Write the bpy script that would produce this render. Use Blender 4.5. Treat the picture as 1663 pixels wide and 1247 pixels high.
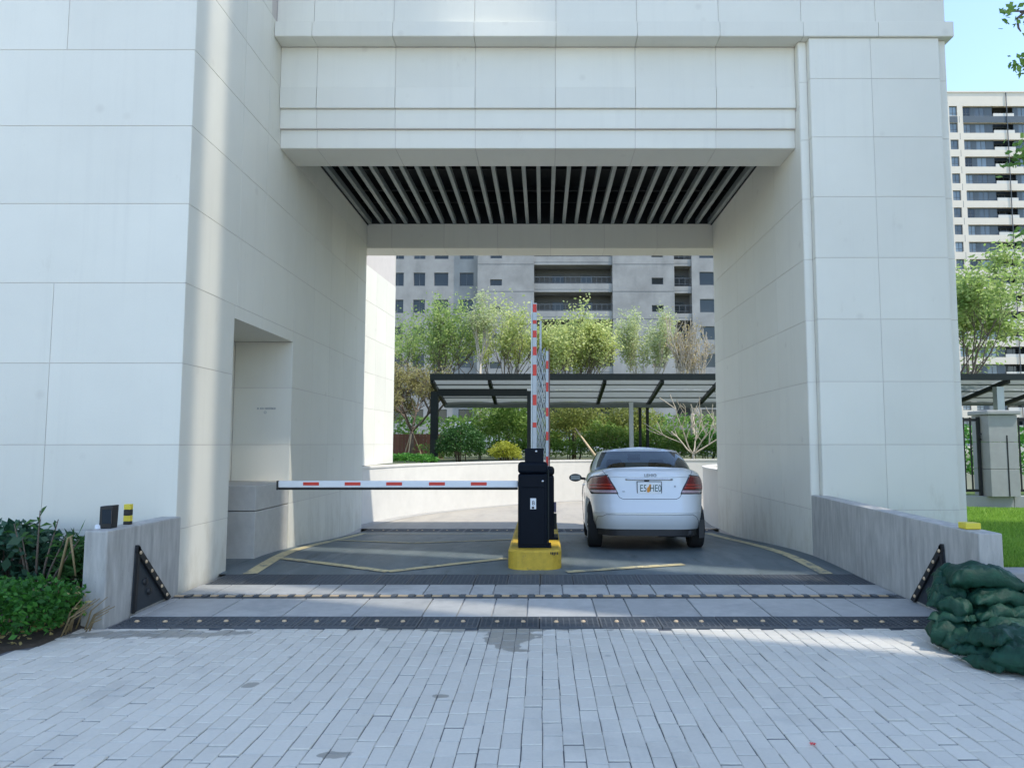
import bpy, bmesh, math, random
from mathutils import Vector, Matrix, noise
from mathutils.bvhtree import BVHTree

for o in list(bpy.data.objects):
    bpy.data.objects.remove(o)
SC = bpy.context.scene
COL = SC.collection
R = math.radians

# ------------------------------------------------------------------ camera
cam = bpy.data.cameras.new('camera')
cam.sensor_fit = 'HORIZONTAL'
cam.sensor_width = 36
cam.lens = 36 * 1183 / 1663
cam.shift_x = -50.5 / 1663
cam.clip_end = 5000
camo = bpy.data.objects.new('camera', cam)
camo.location = (0, 0, 1.52)
camo.rotation_euler = (R(90) + 0.08223, 0, 0)
COL.objects.link(camo)
SC.camera = camo

# ------------------------------------------------------------------ sky and sun
SUN_EL, SUN_AZ = R(60), R(110)          # azimuth from +Y towards +X
world = bpy.data.worlds.new('World')
SC.world = world
world.use_nodes = True
wn = world.node_tree
bg = wn.nodes['Background']
sky = wn.nodes.new('ShaderNodeTexSky')
sky.sky_type = 'NISHITA'
sky.sun_disc = False
sky.sun_elevation = SUN_EL
sky.sun_rotation = SUN_AZ
sky.air_density = 1.0
sky.dust_density = 0.4
sky.ozone_density = 1.2
wn.links.new(sky.outputs['Color'], bg.inputs['Color'])
bg.inputs['Strength'].default_value = 0.15
sun = bpy.data.lights.new('sun', 'SUN')
sun.energy = 2.0
sun.angle = R(0.53)
sun.color = (1, 0.95, 0.86)
suno = bpy.data.objects.new('sun', sun)
sd = Vector((math.sin(SUN_AZ) * math.cos(SUN_EL), math.cos(SUN_AZ) * math.cos(SUN_EL), math.sin(SUN_EL)))
suno.rotation_euler = sd.to_track_quat('Z', 'Y').to_euler()
COL.objects.link(suno)
SC.view_settings.view_transform = 'Standard'
SC.view_settings.look = 'None'
SC.view_settings.gamma = 1
SC.view_settings.exposure = 1.36
SC.render.engine = 'CYCLES'
SC.cycles.max_bounces = 8
SC.cycles.diffuse_bounces = 5
SC.cycles.transparent_max_bounces = 12

# ------------------------------------------------------------------ materials
def nodes_of(name):
    m = bpy.data.materials.new(name)
    m.use_nodes = True
    nt = m.node_tree
    return m, nt, nt.nodes['Principled BSDF']

def mat(name, col, rough=.6, metal=0., var=.12, scale=6., bump=0., bscale=40., coat=0., rnd=0., island=0., stretch=(1, 1, 1), var2=0., scale2=1.5, spec=None, local=False):
    m, nt, b = nodes_of(name)
    L = nt.links.new
    b.inputs['Roughness'].default_value = rough
    b.inputs['Metallic'].default_value = metal
    b.inputs['Coat Weight'].default_value = coat
    b.inputs['Coat Roughness'].default_value = .06
    if spec is not None:
        b.inputs['Specular IOR Level'].default_value = spec
    if local:
        src = nt.nodes.new('ShaderNodeTexCoord').outputs['Object']
    else:
        src = nt.nodes.new('ShaderNodeNewGeometry').outputs['Position']
    mp = nt.nodes.new('ShaderNodeMapping')
    mp.inputs['Scale'].default_value = stretch
    L(src, mp.inputs['Vector'])
    val = None
    def add(sock, amt):
        nonlocal val
        # sock in 0..1 -> 1 + (sock-.5)*2*amt
        ma = nt.nodes.new('ShaderNodeMath'); ma.operation = 'MULTIPLY_ADD'
        L(sock, ma.inputs[0]); ma.inputs[1].default_value = 2 * amt; ma.inputs[2].default_value = 1 - amt
        if val is None:
            val = ma.outputs[0]
        else:
            mu = nt.nodes.new('ShaderNodeMath'); mu.operation = 'MULTIPLY'
            L(val, mu.inputs[0]); L(ma.outputs[0], mu.inputs[1]); val = mu.outputs[0]
    def nz(s, det=6, r=.6):
        n = nt.nodes.new('ShaderNodeTexNoise')
        n.inputs['Scale'].default_value = s; n.inputs['Detail'].default_value = det; n.inputs['Roughness'].default_value = r
        L(mp.outputs[0], n.inputs['Vector'])
        return n.outputs['Fac']
    if var: add(nz(scale), var)
    if var2: add(nz(scale2, 3), var2)
    if rnd:
        oi = nt.nodes.new('ShaderNodeObjectInfo'); add(oi.outputs['Random'], rnd)
    if island:
        gi = nt.nodes.new('ShaderNodeNewGeometry'); add(gi.outputs['Random Per Island'], island)
    if val is None:
        b.inputs['Base Color'].default_value = (*col, 1)
    else:
        vm = nt.nodes.new('ShaderNodeVectorMath'); vm.operation = 'SCALE'
        vm.inputs[0].default_value = col
        L(val, vm.inputs['Scale']); L(vm.outputs[0], b.inputs['Base Color'])
    if bump:
        bp = nt.nodes.new('ShaderNodeBump'); bp.inputs['Strength'].default_value = bump; bp.inputs['Distance'].default_value = .01
        L(nz(bscale, 4), bp.inputs['Height']); L(bp.outputs[0], b.inputs['Normal'])
    return m

def leaf_mat(name, c1, c2, trans=.45, rough=.5):
    m, nt, b = nodes_of(name)
    L = nt.links.new
    gi = nt.nodes.new('ShaderNodeNewGeometry')
    cr = nt.nodes.new('ShaderNodeMix'); cr.data_type = 'RGBA'
    cr.inputs[6].default_value = (*c1, 1); cr.inputs[7].default_value = (*c2, 1)
    L(gi.outputs['Random Per Island'], cr.inputs[0])
    L(cr.outputs[2], b.inputs['Base Color'])
    b.inputs['Roughness'].default_value = rough
    b.inputs['Specular IOR Level'].default_value = .3
    t = nt.nodes.new('ShaderNodeBsdfTranslucent')
    L(cr.outputs[2], t.inputs['Color'])
    mx = nt.nodes.new('ShaderNodeMixShader'); mx.inputs[0].default_value = trans
    L(b.outputs[0], mx.inputs[1]); L(t.outputs[0], mx.inputs[2])
    L(mx.outputs[0], nt.nodes['Material Output'].inputs['Surface'])
    return m

def glass_mat(name, tint=(.55, .62, .6), refl=.12):
    m, nt, b = nodes_of(name)
    L = nt.links.new
    nt.nodes.remove(b)
    tr = nt.nodes.new('ShaderNodeBsdfTransparent'); tr.inputs[0].default_value = (*tint, 1)
    gl = nt.nodes.new('ShaderNodeBsdfGlossy'); gl.inputs['Roughness'].default_value = .02
    fr = nt.nodes.new('ShaderNodeFresnel'); fr.inputs[0].default_value = 1.38
    ad = nt.nodes.new('ShaderNodeMath'); ad.operation = 'ADD'; ad.inputs[1].default_value = refl; ad.use_clamp = True
    L(fr.outputs[0], ad.inputs[0])
    mx = nt.nodes.new('ShaderNodeMixShader')
    L(ad.outputs[0], mx.inputs[0]); L(tr.outputs[0], mx.inputs[1]); L(gl.outputs[0], mx.inputs[2])
    L(mx.outputs[0], nt.nodes['Material Output'].inputs['Surface'])
    return m

def clad_mat():
    """off-white reconstituted stone cladding: fine grain, faint cloudy soiling, slight tone change from panel to panel"""
    m = mat('stone cladding', (.765, .735, .64), .55, var=.035, scale=90, var2=.06, scale2=1.1, rnd=.035, bump=.12, bscale=160)
    nt = m.node_tree; L = nt.links.new; b = nt.nodes['Principled BSDF']
    src = b.inputs['Base Color'].links[0].from_socket
    geo = nt.nodes.new('ShaderNodeNewGeometry')
    # rain streaks and scuffs near the foot of the walls: dirt with a shape of its own
    mp = nt.nodes.new('ShaderNodeMapping'); mp.inputs['Scale'].default_value = (3, 3, 1.2)
    L(geo.outputs['Position'], mp.inputs[0])
    n = nt.nodes.new('ShaderNodeTexNoise'); n.inputs['Scale'].default_value = 1.6; n.inputs['Detail'].default_value = 8; n.inputs['Roughness'].default_value = .7
    L(mp.outputs[0], n.inputs['Vector'])
    sep = nt.nodes.new('ShaderNodeSeparateXYZ'); L(geo.outputs['Position'], sep.inputs[0])
    h = nt.nodes.new('ShaderNodeMapRange'); h.inputs[1].default_value = 0; h.inputs[2].default_value = 1.1; h.inputs[3].default_value = .62; h.inputs[4].default_value = .36
    L(sep.outputs[2], h.inputs[0])
    lt = nt.nodes.new('ShaderNodeMath'); lt.operation = 'SUBTRACT'; L(h.outputs[0], lt.inputs[0]); L(n.outputs['Fac'], lt.inputs[1])
    sm = nt.nodes.new('ShaderNodeMapRange'); sm.inputs[1].default_value = .0; sm.inputs[2].default_value = .22; sm.inputs[3].default_value = 0; sm.inputs[4].default_value = .32
    L(lt.outputs[0], sm.inputs[0])
    mx = nt.nodes.new('ShaderNodeMix'); mx.data_type = 'RGBA'
    mx.inputs[7].default_value = (.42, .36, .25, 1)
    L(sm.outputs[0], mx.inputs[0]); L(src, mx.inputs[6]); L(mx.outputs[2], b.inputs['Base Color'])
    return m

def paver_mat():
    m = mat('grey granite paver', (.68, .635, .545), .5, var=.09, scale=45, var2=.09, scale2=.8, rnd=.045, island=.045, bump=.4, bscale=150)
    nt = m.node_tree; L = nt.links.new; b = nt.nodes['Principled BSDF']
    src = b.inputs['Base Color'].links[0].from_socket
    geo = nt.nodes.new('ShaderNodeNewGeometry')
    n = nt.nodes.new('ShaderNodeTexNoise'); n.inputs['Scale'].default_value = 5.5; n.inputs['Detail'].default_value = 5; n.inputs['Roughness'].default_value = .55
    L(geo.outputs['Position'], n.inputs['Vector'])
    def ell(cx, cy, rx, ry):
        s = nt.nodes.new('ShaderNodeVectorMath'); s.operation = 'SUBTRACT'; s.inputs[1].default_value = (cx, cy, 0); L(geo.outputs['Position'], s.inputs[0])
        d = nt.nodes.new('ShaderNodeVectorMath'); d.operation = 'MULTIPLY'; d.inputs[1].default_value = (1 / rx, 1 / ry, 0); L(s.outputs[0], d.inputs[0])
        l = nt.nodes.new('ShaderNodeVectorMath'); l.operation = 'LENGTH'; L(d.outputs[0], l.inputs[0])
        return l.outputs['Value']
    mn = None
    for e in ((-.24, 5.93, .21, .40), (-.55, 6.16, 1.0, .085), (-3.1, 6.0, .8, .13), (-1.02, 3.72, .09, .05), (-.62, 4.55, .05, .03), (-1.86, 4.75, .05, .05)):
        s = ell(*e)
        if mn is None: mn = s
        else:
            q = nt.nodes.new('ShaderNodeMath'); q.operation = 'MINIMUM'; L(mn, q.inputs[0]); L(s, q.inputs[1]); mn = q.outputs[0]
    a = nt.nodes.new('ShaderNodeMath'); a.operation = 'MULTIPLY_ADD'; a.inputs[1].default_value = 2.6; a.inputs[2].default_value = -1.25; L(n.outputs['Fac'], a.inputs[0])
    s = nt.nodes.new('ShaderNodeMath'); s.operation = 'ADD'; L(mn, s.inputs[0]); L(a.outputs[0], s.inputs[1])
    r = nt.nodes.new('ShaderNodeMapRange'); r.inputs[1].default_value = .95; r.inputs[2].default_value = 1.0; r.inputs[3].default_value = .6; r.inputs[4].default_value = 0
    L(s.outputs[0], r.inputs[0])
    mx = nt.nodes.new('ShaderNodeMix'); mx.data_type = 'RGBA'; mx.inputs[7].default_value = (.15, .145, .13, 1)
    L(r.outputs[0], mx.inputs[0]); L(src, mx.inputs[6]); L(mx.outputs[2], b.inputs['Base Color'])
    rr = nt.nodes.new('ShaderNodeMapRange'); rr.inputs[1].default_value = 0; rr.inputs[2].default_value = .6; rr.inputs[3].default_value = .62; rr.inputs[4].default_value = .3
    L(r.outputs[0], rr.inputs[0]); L(rr.outputs[0], b.inputs['Roughness'])
    return m

def concrete_streak(name, col, amt=.45):
    m = mat(name, col, .8, var=amt, scale=3.2, var2=.30, scale2=2.2, stretch=(5, 5, .9), bump=.5, bscale=30)
    nt = m.node_tree; L = nt.links.new; b = nt.nodes['Principled BSDF']
    src = b.inputs['Base Color'].links[0].from_socket
    g = nt.nodes.new('ShaderNodeNewGeometry')
    v = nt.nodes.new('ShaderNodeTexVoronoi'); v.inputs['Scale'].default_value = 26
    L(g.outputs['Position'], v.inputs['Vector'])
    r = nt.nodes.new('ShaderNodeMapRange'); r.inputs[1].default_value = .04; r.inputs[2].default_value = .12; r.inputs[3].default_value = .35; r.inputs[4].default_value = 0
    L(v.outputs['Distance'], r.inputs[0])
    mx = nt.nodes.new('ShaderNodeMix'); mx.data_type = 'RGBA'; mx.inputs[7].default_value = (.10, .10, .10, 1)
    L(r.outputs[0], mx.inputs[0]); L(src, mx.inputs[6]); L(mx.outputs[2], b.inputs['Base Color'])
    return m

def overlay(m, col, lo, hi, amt, scale, stretch=(1, 1, 1), detail=6, rough=.65, kind='noise'):
    """mix a second colour in where a noise (or spot) field passes a threshold: stains, wear, drips"""
    nt = m.node_tree; L = nt.links.new; b = nt.nodes['Principled BSDF']
    src = b.inputs['Base Color'].links[0].from_socket
    g = nt.nodes.new('ShaderNodeNewGeometry')
    mp = nt.nodes.new('ShaderNodeMapping'); mp.inputs['Scale'].default_value = stretch; mp.inputs['Location'].default_value = (3.7, 1.9, .6)
    L(g.outputs['Position'], mp.inputs[0])
    if kind == 'noise':
        n = nt.nodes.new('ShaderNodeTexNoise'); n.inputs['Scale'].default_value = scale; n.inputs['Detail'].default_value = detail; n.inputs['Roughness'].default_value = rough
        L(mp.outputs[0], n.inputs['Vector']); f = n.outputs['Fac']
    else:
        n = nt.nodes.new('ShaderNodeTexVoronoi'); n.inputs['Scale'].default_value = scale
        L(mp.outputs[0], n.inputs['Vector']); f = n.outputs['Distance']
    r = nt.nodes.new('ShaderNodeMapRange'); r.inputs[1].default_value = lo; r.inputs[2].default_value = hi; r.inputs[3].default_value = 0; r.inputs[4].default_value = amt
    L(f, r.inputs[0])
    mx = nt.nodes.new('ShaderNodeMix'); mx.data_type = 'RGBA'; mx.inputs[7].default_value = (*col, 1)
    L(r.outputs[0], mx.inputs[0]); L(src, mx.inputs[6]); L(mx.outputs[2], b.inputs['Base Color'])
    return m
CLAD = clad_mat()
overlay(CLAD, (.60, .57, .50), .54, .78, .22, 1.1, (6, 6, .22))
overlay(CLAD, (.50, .45, .38), .10, .03, .25, 1.6, (1, 1, 1), kind='spot')
JOINT = mat('joint sealant', (.58, .53, .49), .8, var=.1)
PAVER = paver_mat()
overlay(PAVER, (.34, .33, .30), .56, .72, .35, 1.3)
overlay(PAVER, (.30, .29, .27), .07, .03, .5, 2.2, kind='spot')
SAND = mat('paver bedding', (.13, .13, .135), .9, var=.5, scale=6, var2=.5, scale2=1.2)
SLAB = mat('stone slab', (.43, .425, .40), .55, var=.2, scale=9, var2=.22, scale2=1.3, rnd=.10, bump=.25, bscale=110)
GROUT = mat('pale grout', (.46, .46, .45), .85, var=.1)
ASPH = mat('dark painted floor', (.125, .155, .162), .5, spec=.25, var=.28, scale=3, var2=.55, scale2=.45, stretch=(1.6, .6, 1), bump=.3, bscale=120)
DRIVE = mat('pale concrete drive', (.36, .33, .28), .75, var=.12, scale=4, var2=.10, scale2=.5, bump=.3, bscale=80)
overlay(ASPH, (.24, .26, .26), .50, .72, .6, 1.4, (2.2, .5, 1))
overlay(ASPH, (.03, .04, .045), .60, .72, .6, 2.2, (2.6, .35, 1))
overlay(ASPH, (.02, .025, .03), .09, .03, .7, 1.7, kind='spot')
YELL = mat('worn yellow line paint', (.60, .50, .27), .6, var=.28, scale=14, var2=.15, scale2=2)
overlay(YELL, (.16, .18, .18), .52, .60, .75, 7, detail=8)
overlay(DRIVE, (.20, .19, .17), .5, .75, .5, 1.2, (2, .5, 1))
overlay(SLAB, (.24, .25, .25), .52, .72, .55, 2.0)
IRON = mat('dark cast iron', (.115, .125, .135), .55, metal=.3, var=.25, scale=30, rnd=.15)
BOLT = mat('tan plastic stud', (.60, .44, .27), .5, var=.1)
BLACKPIT = mat('dark channel', (.015, .016, .018), .9, var=0)
CONC = concrete_streak('weathered concrete', (.43, .415, .385))
CONCW = mat('white rendered ramp wall', (.63, .60, .54), .7, var=.09, scale=4, var2=.10, scale2=.7, bump=.1)
COPE = mat('grey coping', (.33, .32, .30), .8, var=.2, scale=6)
SLAT = mat('grey green metal slat', (.30, .325, .31), .5, metal=.2, var=.15, scale=10)
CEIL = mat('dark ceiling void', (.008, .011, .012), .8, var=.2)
STEELD = mat('black green steel paint', (.010, .016, .016), .45, spec=.3, var=.2)
NAVY = mat('navy cabinet paint', (.003, .006, .012), .5, spec=.12, var=.2, scale=12)
YKERB = mat('yellow kerb paint', (.58, .38, .035), .6, var=.38, scale=14, var2=.3, scale2=2.5, bump=.4, bscale=60)
overlay(YKERB, (.12, .10, .06), .60, .68, .7, 9, detail=9)
WHITE = mat('white enamel', (.74, .76, .78), .35, var=.04)
RED = mat('red reflective tape', (.62, .035, .02), .4, var=.1)
ALU = mat('dull aluminium', (.42, .45, .46), .4, metal=.6, var=.12)
BLK = mat('black plastic', (.012, .013, .015), .45, var=.2)
RUBBER = mat('tyre rubber', (.018, .018, .019), .85, var=.2)
YPLAS = mat('yellow plastic', (.72, .58, .05), .45, var=.08)
SOIL = mat('planting soil', (.06, .045, .032), .95, var=.4, scale=20, bump=1, bscale=30)
GRASSG = mat('turf', (.06, .11, .02), .9, var=.35, scale=10)
GARD = mat('garden ground', (.10, .11, .05), .95, var=.35, scale=3)
BARK = mat('bark', (.13, .10, .075), .9, var=.3, scale=20)
BARKP = mat('pale bark', (.46, .40, .31), .9, var=.25, scale=20)
STAKE = mat('pale timber stake', (.52, .40, .25), .8, var=.2)
REDWOOD = mat('red brown boards', (.20, .085, .05), .8, var=.25, scale=8, rnd=.15)
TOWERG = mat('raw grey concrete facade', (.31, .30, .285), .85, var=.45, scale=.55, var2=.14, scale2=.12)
TOWERD = mat('recess shade and joint concrete', (.13, .13, .13), .85, var=.2, scale=.5)  # balcony recess shade put into a darker concrete colour; scored joints share it
overlay(TOWERG, (.20, .20, .195), .52, .7, .5, .35, (2, 2, .5))
CREAM = mat('cream facade', (.74, .65, .53), .8, var=.08, scale=.6)
DGLASS = mat('dark window glass', (.02, .027, .033), .08, var=0, rnd=.5)
LGLASS = mat('pale window glass', (.16, .20, .23), .1, var=.3, scale=.8, rnd=.6)
DCLAD = mat('dark grey blue cladding', (.075, .095, .11), .5, var=.15, scale=.8)
GFRAME = mat('grey window frame', (.10, .11, .12), .5, var=.1)
BAGM = mat('dark green woven plastic', (.011, .050, .031), .55, spec=.22, var=.55, scale=16, var2=.35, scale2=4, bump=.5, bscale=60, local=True)
PAINT = mat('white car paint', (.70, .725, .75), .25, var=.0, coat=1.)
CHROME = mat('chrome', (.42, .43, .45), .15, metal=1, var=0)
DCHROME = mat('dark chrome lettering', (.10, .11, .13), .25, metal=.8, var=0)
LENS = mat('red lamp lens', (.15, .006, .006), .25, var=0, coat=.3)
LENSB = mat('bright red lamp stripe', (.42, .03, .015), .3, var=0, coat=.2)
LENSW = mat('clear lamp lens', (.42, .30, .33), .15, var=.75, scale=90, coat=1.)
SEAM = mat('panel gap', (.03, .032, .036), .8, var=0)
CGLASS = glass_mat('car glass', (.34, .40, .39), .0)
SEATM = mat('dark seat fabric', (.03, .03, .033), .9, var=.2)
TRIMB = mat('dark trim', (.02, .02, .022), .6, var=.1)
LETTER = mat('dark green lettering', (.01, .07, .06), .5, var=0)
ORANGE = mat('orange print', (.75, .28, .02), .5, var=.2)
ROOFP = None
PILLAR = mat('grey stone pillar', (.34, .345, .34), .7, var=.15, scale=5)
PETAL = mat('red petal', (.75, .02, .03), .5, var=.1)
STENCIL = mat('faint grey stencil', (.34, .35, .36), .8, var=.2)

# ------------------------------------------------------------------ mesh helpers
def link(o, parent=None):
    COL.objects.link(o)
    if parent is not None:
        o.parent = parent
    return o

def tag(o, label=None, cat=None, group=None, kind=None):
    if label: o['label'] = label
    if cat: o['category'] = cat
    if group: o['group'] = group
    if kind: o['kind'] = kind
    return o

def empty(name, loc, label=None, cat=None, group=None, rot=(0, 0, 0)):
    o = bpy.data.objects.new(name, None)
    o.location = loc; o.rotation_euler = rot; o.empty_display_size = .2
    COL.objects.link(o)
    return tag(o, label, cat, group)

class MB:
    def __init__(s): s.v = []; s.f = []
    def add(s, vs, fs):
        n = len(s.v); s.v += [tuple(v) for v in vs]; s.f += [tuple(i + n for i in f) for f in fs]
        return s
    def box(s, x0, x1, y0, y1, z0, z1):
        return s.add([(x0, y0, z0), (x1, y0, z0), (x1, y1, z0), (x0, y1, z0), (x0, y0, z1), (x1, y0, z1), (x1, y1, z1), (x0, y1, z1)],
                     [(0, 3, 2, 1), (4, 5, 6, 7), (0, 1, 5, 4), (1, 2, 6, 5), (2, 3, 7, 6), (3, 0, 4, 7)])
    def prism(s, poly, z0, z1):
        n = len(poly)
        vs = [(x, y, z0) for x, y in poly] + [(x, y, z1) for x, y in poly]
        fs = [tuple(range(n - 1, -1, -1)), tuple(range(n, 2 * n))] + [(i, (i + 1) % n, n + (i + 1) % n, n + i) for i in range(n)]
        return s.add(vs, fs)
    def tube(s, pts, rad, n=6, cap=True):
        pts = [Vector(p) for p in pts]
        if not hasattr(rad, '__len__'): rad = [rad] * len(pts)
        vs = []; fs = []
        t = (pts[1] - pts[0]).normalized()
        a = Vector((0, 0, 1)) if abs(t.z) < .9 else Vector((1, 0, 0))
        u = t.cross(a).normalized()
        for i, p in enumerate(pts):
            if i == 0: d = pts[1] - p
            elif i == len(pts) - 1: d = p - pts[i - 1]
            else: d = pts[i + 1] - pts[i - 1]
            d = d.normalized() if d.length > 1e-9 else t
            u = (u - d * u.dot(d))
            u = u.normalized() if u.length > 1e-6 else d.orthogonal().normalized()
            w = d.cross(u)
            for k in range(n):
                an = 2 * math.pi * k / n
                vs.append(p + (u * math.cos(an) + w * math.sin(an)) * rad[i])
        for i in range(len(pts) - 1):
            for k in range(n):
                fs.append((i * n + k, i * n + (k + 1) % n, (i + 1) * n + (k + 1) % n, (i + 1) * n + k))
        if cap:
            fs.append(tuple(range(n - 1, -1, -1))); m = (len(pts) - 1) * n; fs.append(tuple(range(m, m + n)))
        return s.add(vs, fs)
    def lathe(s, prof, n=24, c=(0, 0, 0), axis='z'):
        vs = []; fs = []
        for r, h in prof:
            for k in range(n):
                a = 2 * math.pi * k / n
                p = (r * math.cos(a), r * math.sin(a), h)
                if axis == 'x': p = (p[2], p[0], p[1])
                if axis == 'y': p = (p[0], p[2], p[1])
                vs.append((p[0] + c[0], p[1] + c[1], p[2] + c[2]))
        for i in range(len(prof) - 1):
            for k in range(n):
                fs.append((i * n + k, i * n + (k + 1) % n, (i + 1) * n + (k + 1) % n, (i + 1) * n + k))
        fs.append(tuple(range(n))); m = (len(prof) - 1) * n; fs.append(tuple(range(m, m + n)))
        return s.add(vs, fs)
    def mesh(s, name, m, smooth=False, fix=False):
        me = bpy.data.meshes.new(name)
        me.from_pydata(s.v, [], s.f)
        if fix:
            bm = bmesh.new(); bm.from_mesh(me); bmesh.ops.recalc_face_normals(bm, faces=bm.faces); bm.to_mesh(me); bm.free()
        if smooth:
            me.polygons.foreach_set('use_smooth', [True] * len(me.polygons))
        me.materials.append(m)
        me.update()
        return me
    def build(s, name, m, parent=None, smooth=False, world=True, fix=False):
        """vertices are world coordinates unless world=False (then local to the parent)"""
        me = s.mesh(name, m, smooth, fix)
        o = bpy.data.objects.new(name, me)
        link(o, parent)
        if parent is not None and world:
            p = parent; off = Vector((0, 0, 0))
            while p is not None:
                off += p.location; p = p.parent
            o.location = -off
        return o

def bevel(o, w, seg=2, angle=40):
    bm = bmesh.new(); bm.from_mesh(o.data)
    bmesh.ops.recalc_face_normals(bm, faces=bm.faces)
    es = [e for e in bm.edges if e.is_manifold and e.calc_face_angle(0) > R(angle)]
    bmesh.ops.bevel(bm, geom=es, offset=w, segments=seg, affect='EDGES', profile=.5, clamp_overlap=True)
    bm.to_mesh(o.data); bm.free()
    return o

def offset_of(parent):
    p = parent; off = Vector((0, 0, 0))
    while p is not None:
        off += p.location; p = p.parent
    return off

_slab = {}
def chamfer_mesh(w, h, d, c, m, name):
    """box w x h x d, face at local z = d, edges of the face chamfered by c"""
    k = (round(w, 4), round(h, 4), round(d, 4), c, m.name)
    if k not in _slab:
        a, b = w / 2, h / 2
        vs = [(-a, -b, 0), (a, -b, 0), (a, b, 0), (-a, b, 0), (-a, -b, d - c), (a, -b, d - c), (a, b, d - c), (-a, b, d - c),
              (-a + c, -b + c, d), (a - c, -b + c, d), (a - c, b - c, d), (-a + c, b - c, d)]
        fs = [(0, 3, 2, 1)] + [(i, (i + 1) % 4, 4 + (i + 1) % 4, 4 + i) for i in range(4)] + [(4 + i, 4 + (i + 1) % 4, 8 + (i + 1) % 4, 8 + i) for i in range(4)] + [(8, 9, 10, 11)]
        mb = MB().add(vs, fs); _slab[k] = mb.mesh(name, m)
    return _slab[k]

def panel(parent, name, o, u, v, u0, u1, v0, v1, d=.025, gap=.0065, c=.0015, m=None):
    """panel in the plane through o spanned by u, v; its face lies in that plane, its body behind it"""
    u = Vector(u); v = Vector(v); n = u.cross(v)
    me = chamfer_mesh(u1 - u0 - gap, v1 - v0 - gap, d, c, m or CLAD, name)
    ob = bpy.data.objects.new(name, me)
    link(ob, parent)
    p = Vector(o) + u * (u0 + u1) / 2 + v * (v0 + v1) / 2 - n * d
    M = Matrix((u, v, n)).transposed().to_4x4(); M.translation = p - offset_of(parent)
    ob.matrix_local = M
    return ob

# ------------------------------------------------------------------ ground profile
_gp = [(-200, 0), (6.2, 0), (8.5, .035), (9.4, .062), (10.2, .045), (11.5, -.03), (13, -.14), (14.9, -.26), (16.2, -.29), (60, -.33)]
def _gl(y):
    for (a, za), (b, zb) in zip(_gp, _gp[1:]):
        if y <= b: return za + (zb - za) * (y - a) / (b - a)
    return _gp[-1][1]
def gz(y): return sum(_gl(y + d) for d in (-.5, -.25, 0, .25, .5)) / 5 if y > 6.75 else _gl(y)

def sheet(mb, xs, ys, zf):
    nx = len(xs); vs = [(x, y, zf(x, y)) for y in ys for x in xs]
    mb.add(vs, [(j * nx + i, j * nx + i + 1, (j + 1) * nx + i + 1, (j + 1) * nx + i) for j in range(len(ys) - 1) for i in range(nx - 1)])
    return mb
def lin(a, b, n): return [a + (b - a) * i / n for i in range(n + 1)]
def struct(o): o['kind'] = 'structure'; return o

struct(MB().add([(-3000, -3000, -.9), (3000, -3000, -.9), (3000, 3000, -.9), (-3000, 3000, -.9)], [(0, 1, 2, 3)]).build('ground', GARD))
# ------------------------------------------------------------------ paved forecourt
rnd = random.Random(4)
pave = struct(MB().box(-40, 40, -40, 6.17, -.30, -.0075).build('pavement', SAND))
PW, PL = .106, .184
def paver_ok(x, y):
    if y > 6.19: return False
    if y > 4.2 and x < bed_x(y): return False
    return True
def bed_x(y): return -3.80 - (6.06 - y) * .18
cells = []
ci = 0
x = -7.0
while x < 7.0:
    off = (ci % 2) * PL / 2 + rnd.choice((0, 0, PL / 8, -PL / 8, PL / 5, -PL / 6))
    y = -1.0 + off
    while y < 6.17:
        ln = PL * rnd.choice((1, 1, 1, 1, .94, 1.06))
        y1 = min(y + ln, 6.172)
        if y1 - y > .05 and paver_ok(x + PW / 2, (y + y1) / 2):
            cells.append((x, y, PW, y1 - y))
        y = y1 if y1 < 6.17 else 7
    x += PW; ci += 1
f_, cx_, cy_ = 1183., 882., 623.5
cp, sp = math.cos(.08223), math.sin(.08223)
def proj(X, Y, Z):
    Z -= 1.52; zc = Y * cp + Z * sp; yc = -Y * sp + Z * cp
    if zc < .1: return (-1e5, -1e5)
    return cx_ + f_ * X / zc, cy_ - f_ * yc / zc
def visible(c):
    u, v = proj(c[0] + c[2] / 2, c[1] + c[3] / 2, 0)
    return -5 < u < 1668 and v < 1275
vis = sorted([c for c in cells if visible(c)], key=lambda c: c[1])
near = set(vis[:300])
_pm = {}
PAVER_S = mat('sandy buff paver', (.62, .52, .40), .6, var=.12, scale=40, bump=.3, bscale=150)
def paver_geom(w, l, gx, gy, d=.05, c=.004):
    a, b = w / 2 - gx / 2, l / 2 - gy / 2
    vs = [(-a, -b, -d), (a, -b, -d), (a, b, -d), (-a, b, -d), (-a, -b, -c), (a, -b, -c), (a, b, -c), (-a, b, -c), (-a + c, -b + c, 0), (a - c, -b + c, 0), (a - c, b - c, 0), (-a + c, b - c, 0)]
    fs = [(i, (i + 1) % 4, 4 + (i + 1) % 4, 4 + i) for i in range(4)] + [(4 + i, 4 + (i + 1) % 4, 8 + (i + 1) % 4, 8 + i) for i in range(4)] + [(8, 9, 10, 11)]
    return vs, fs
rest = MB()
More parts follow.
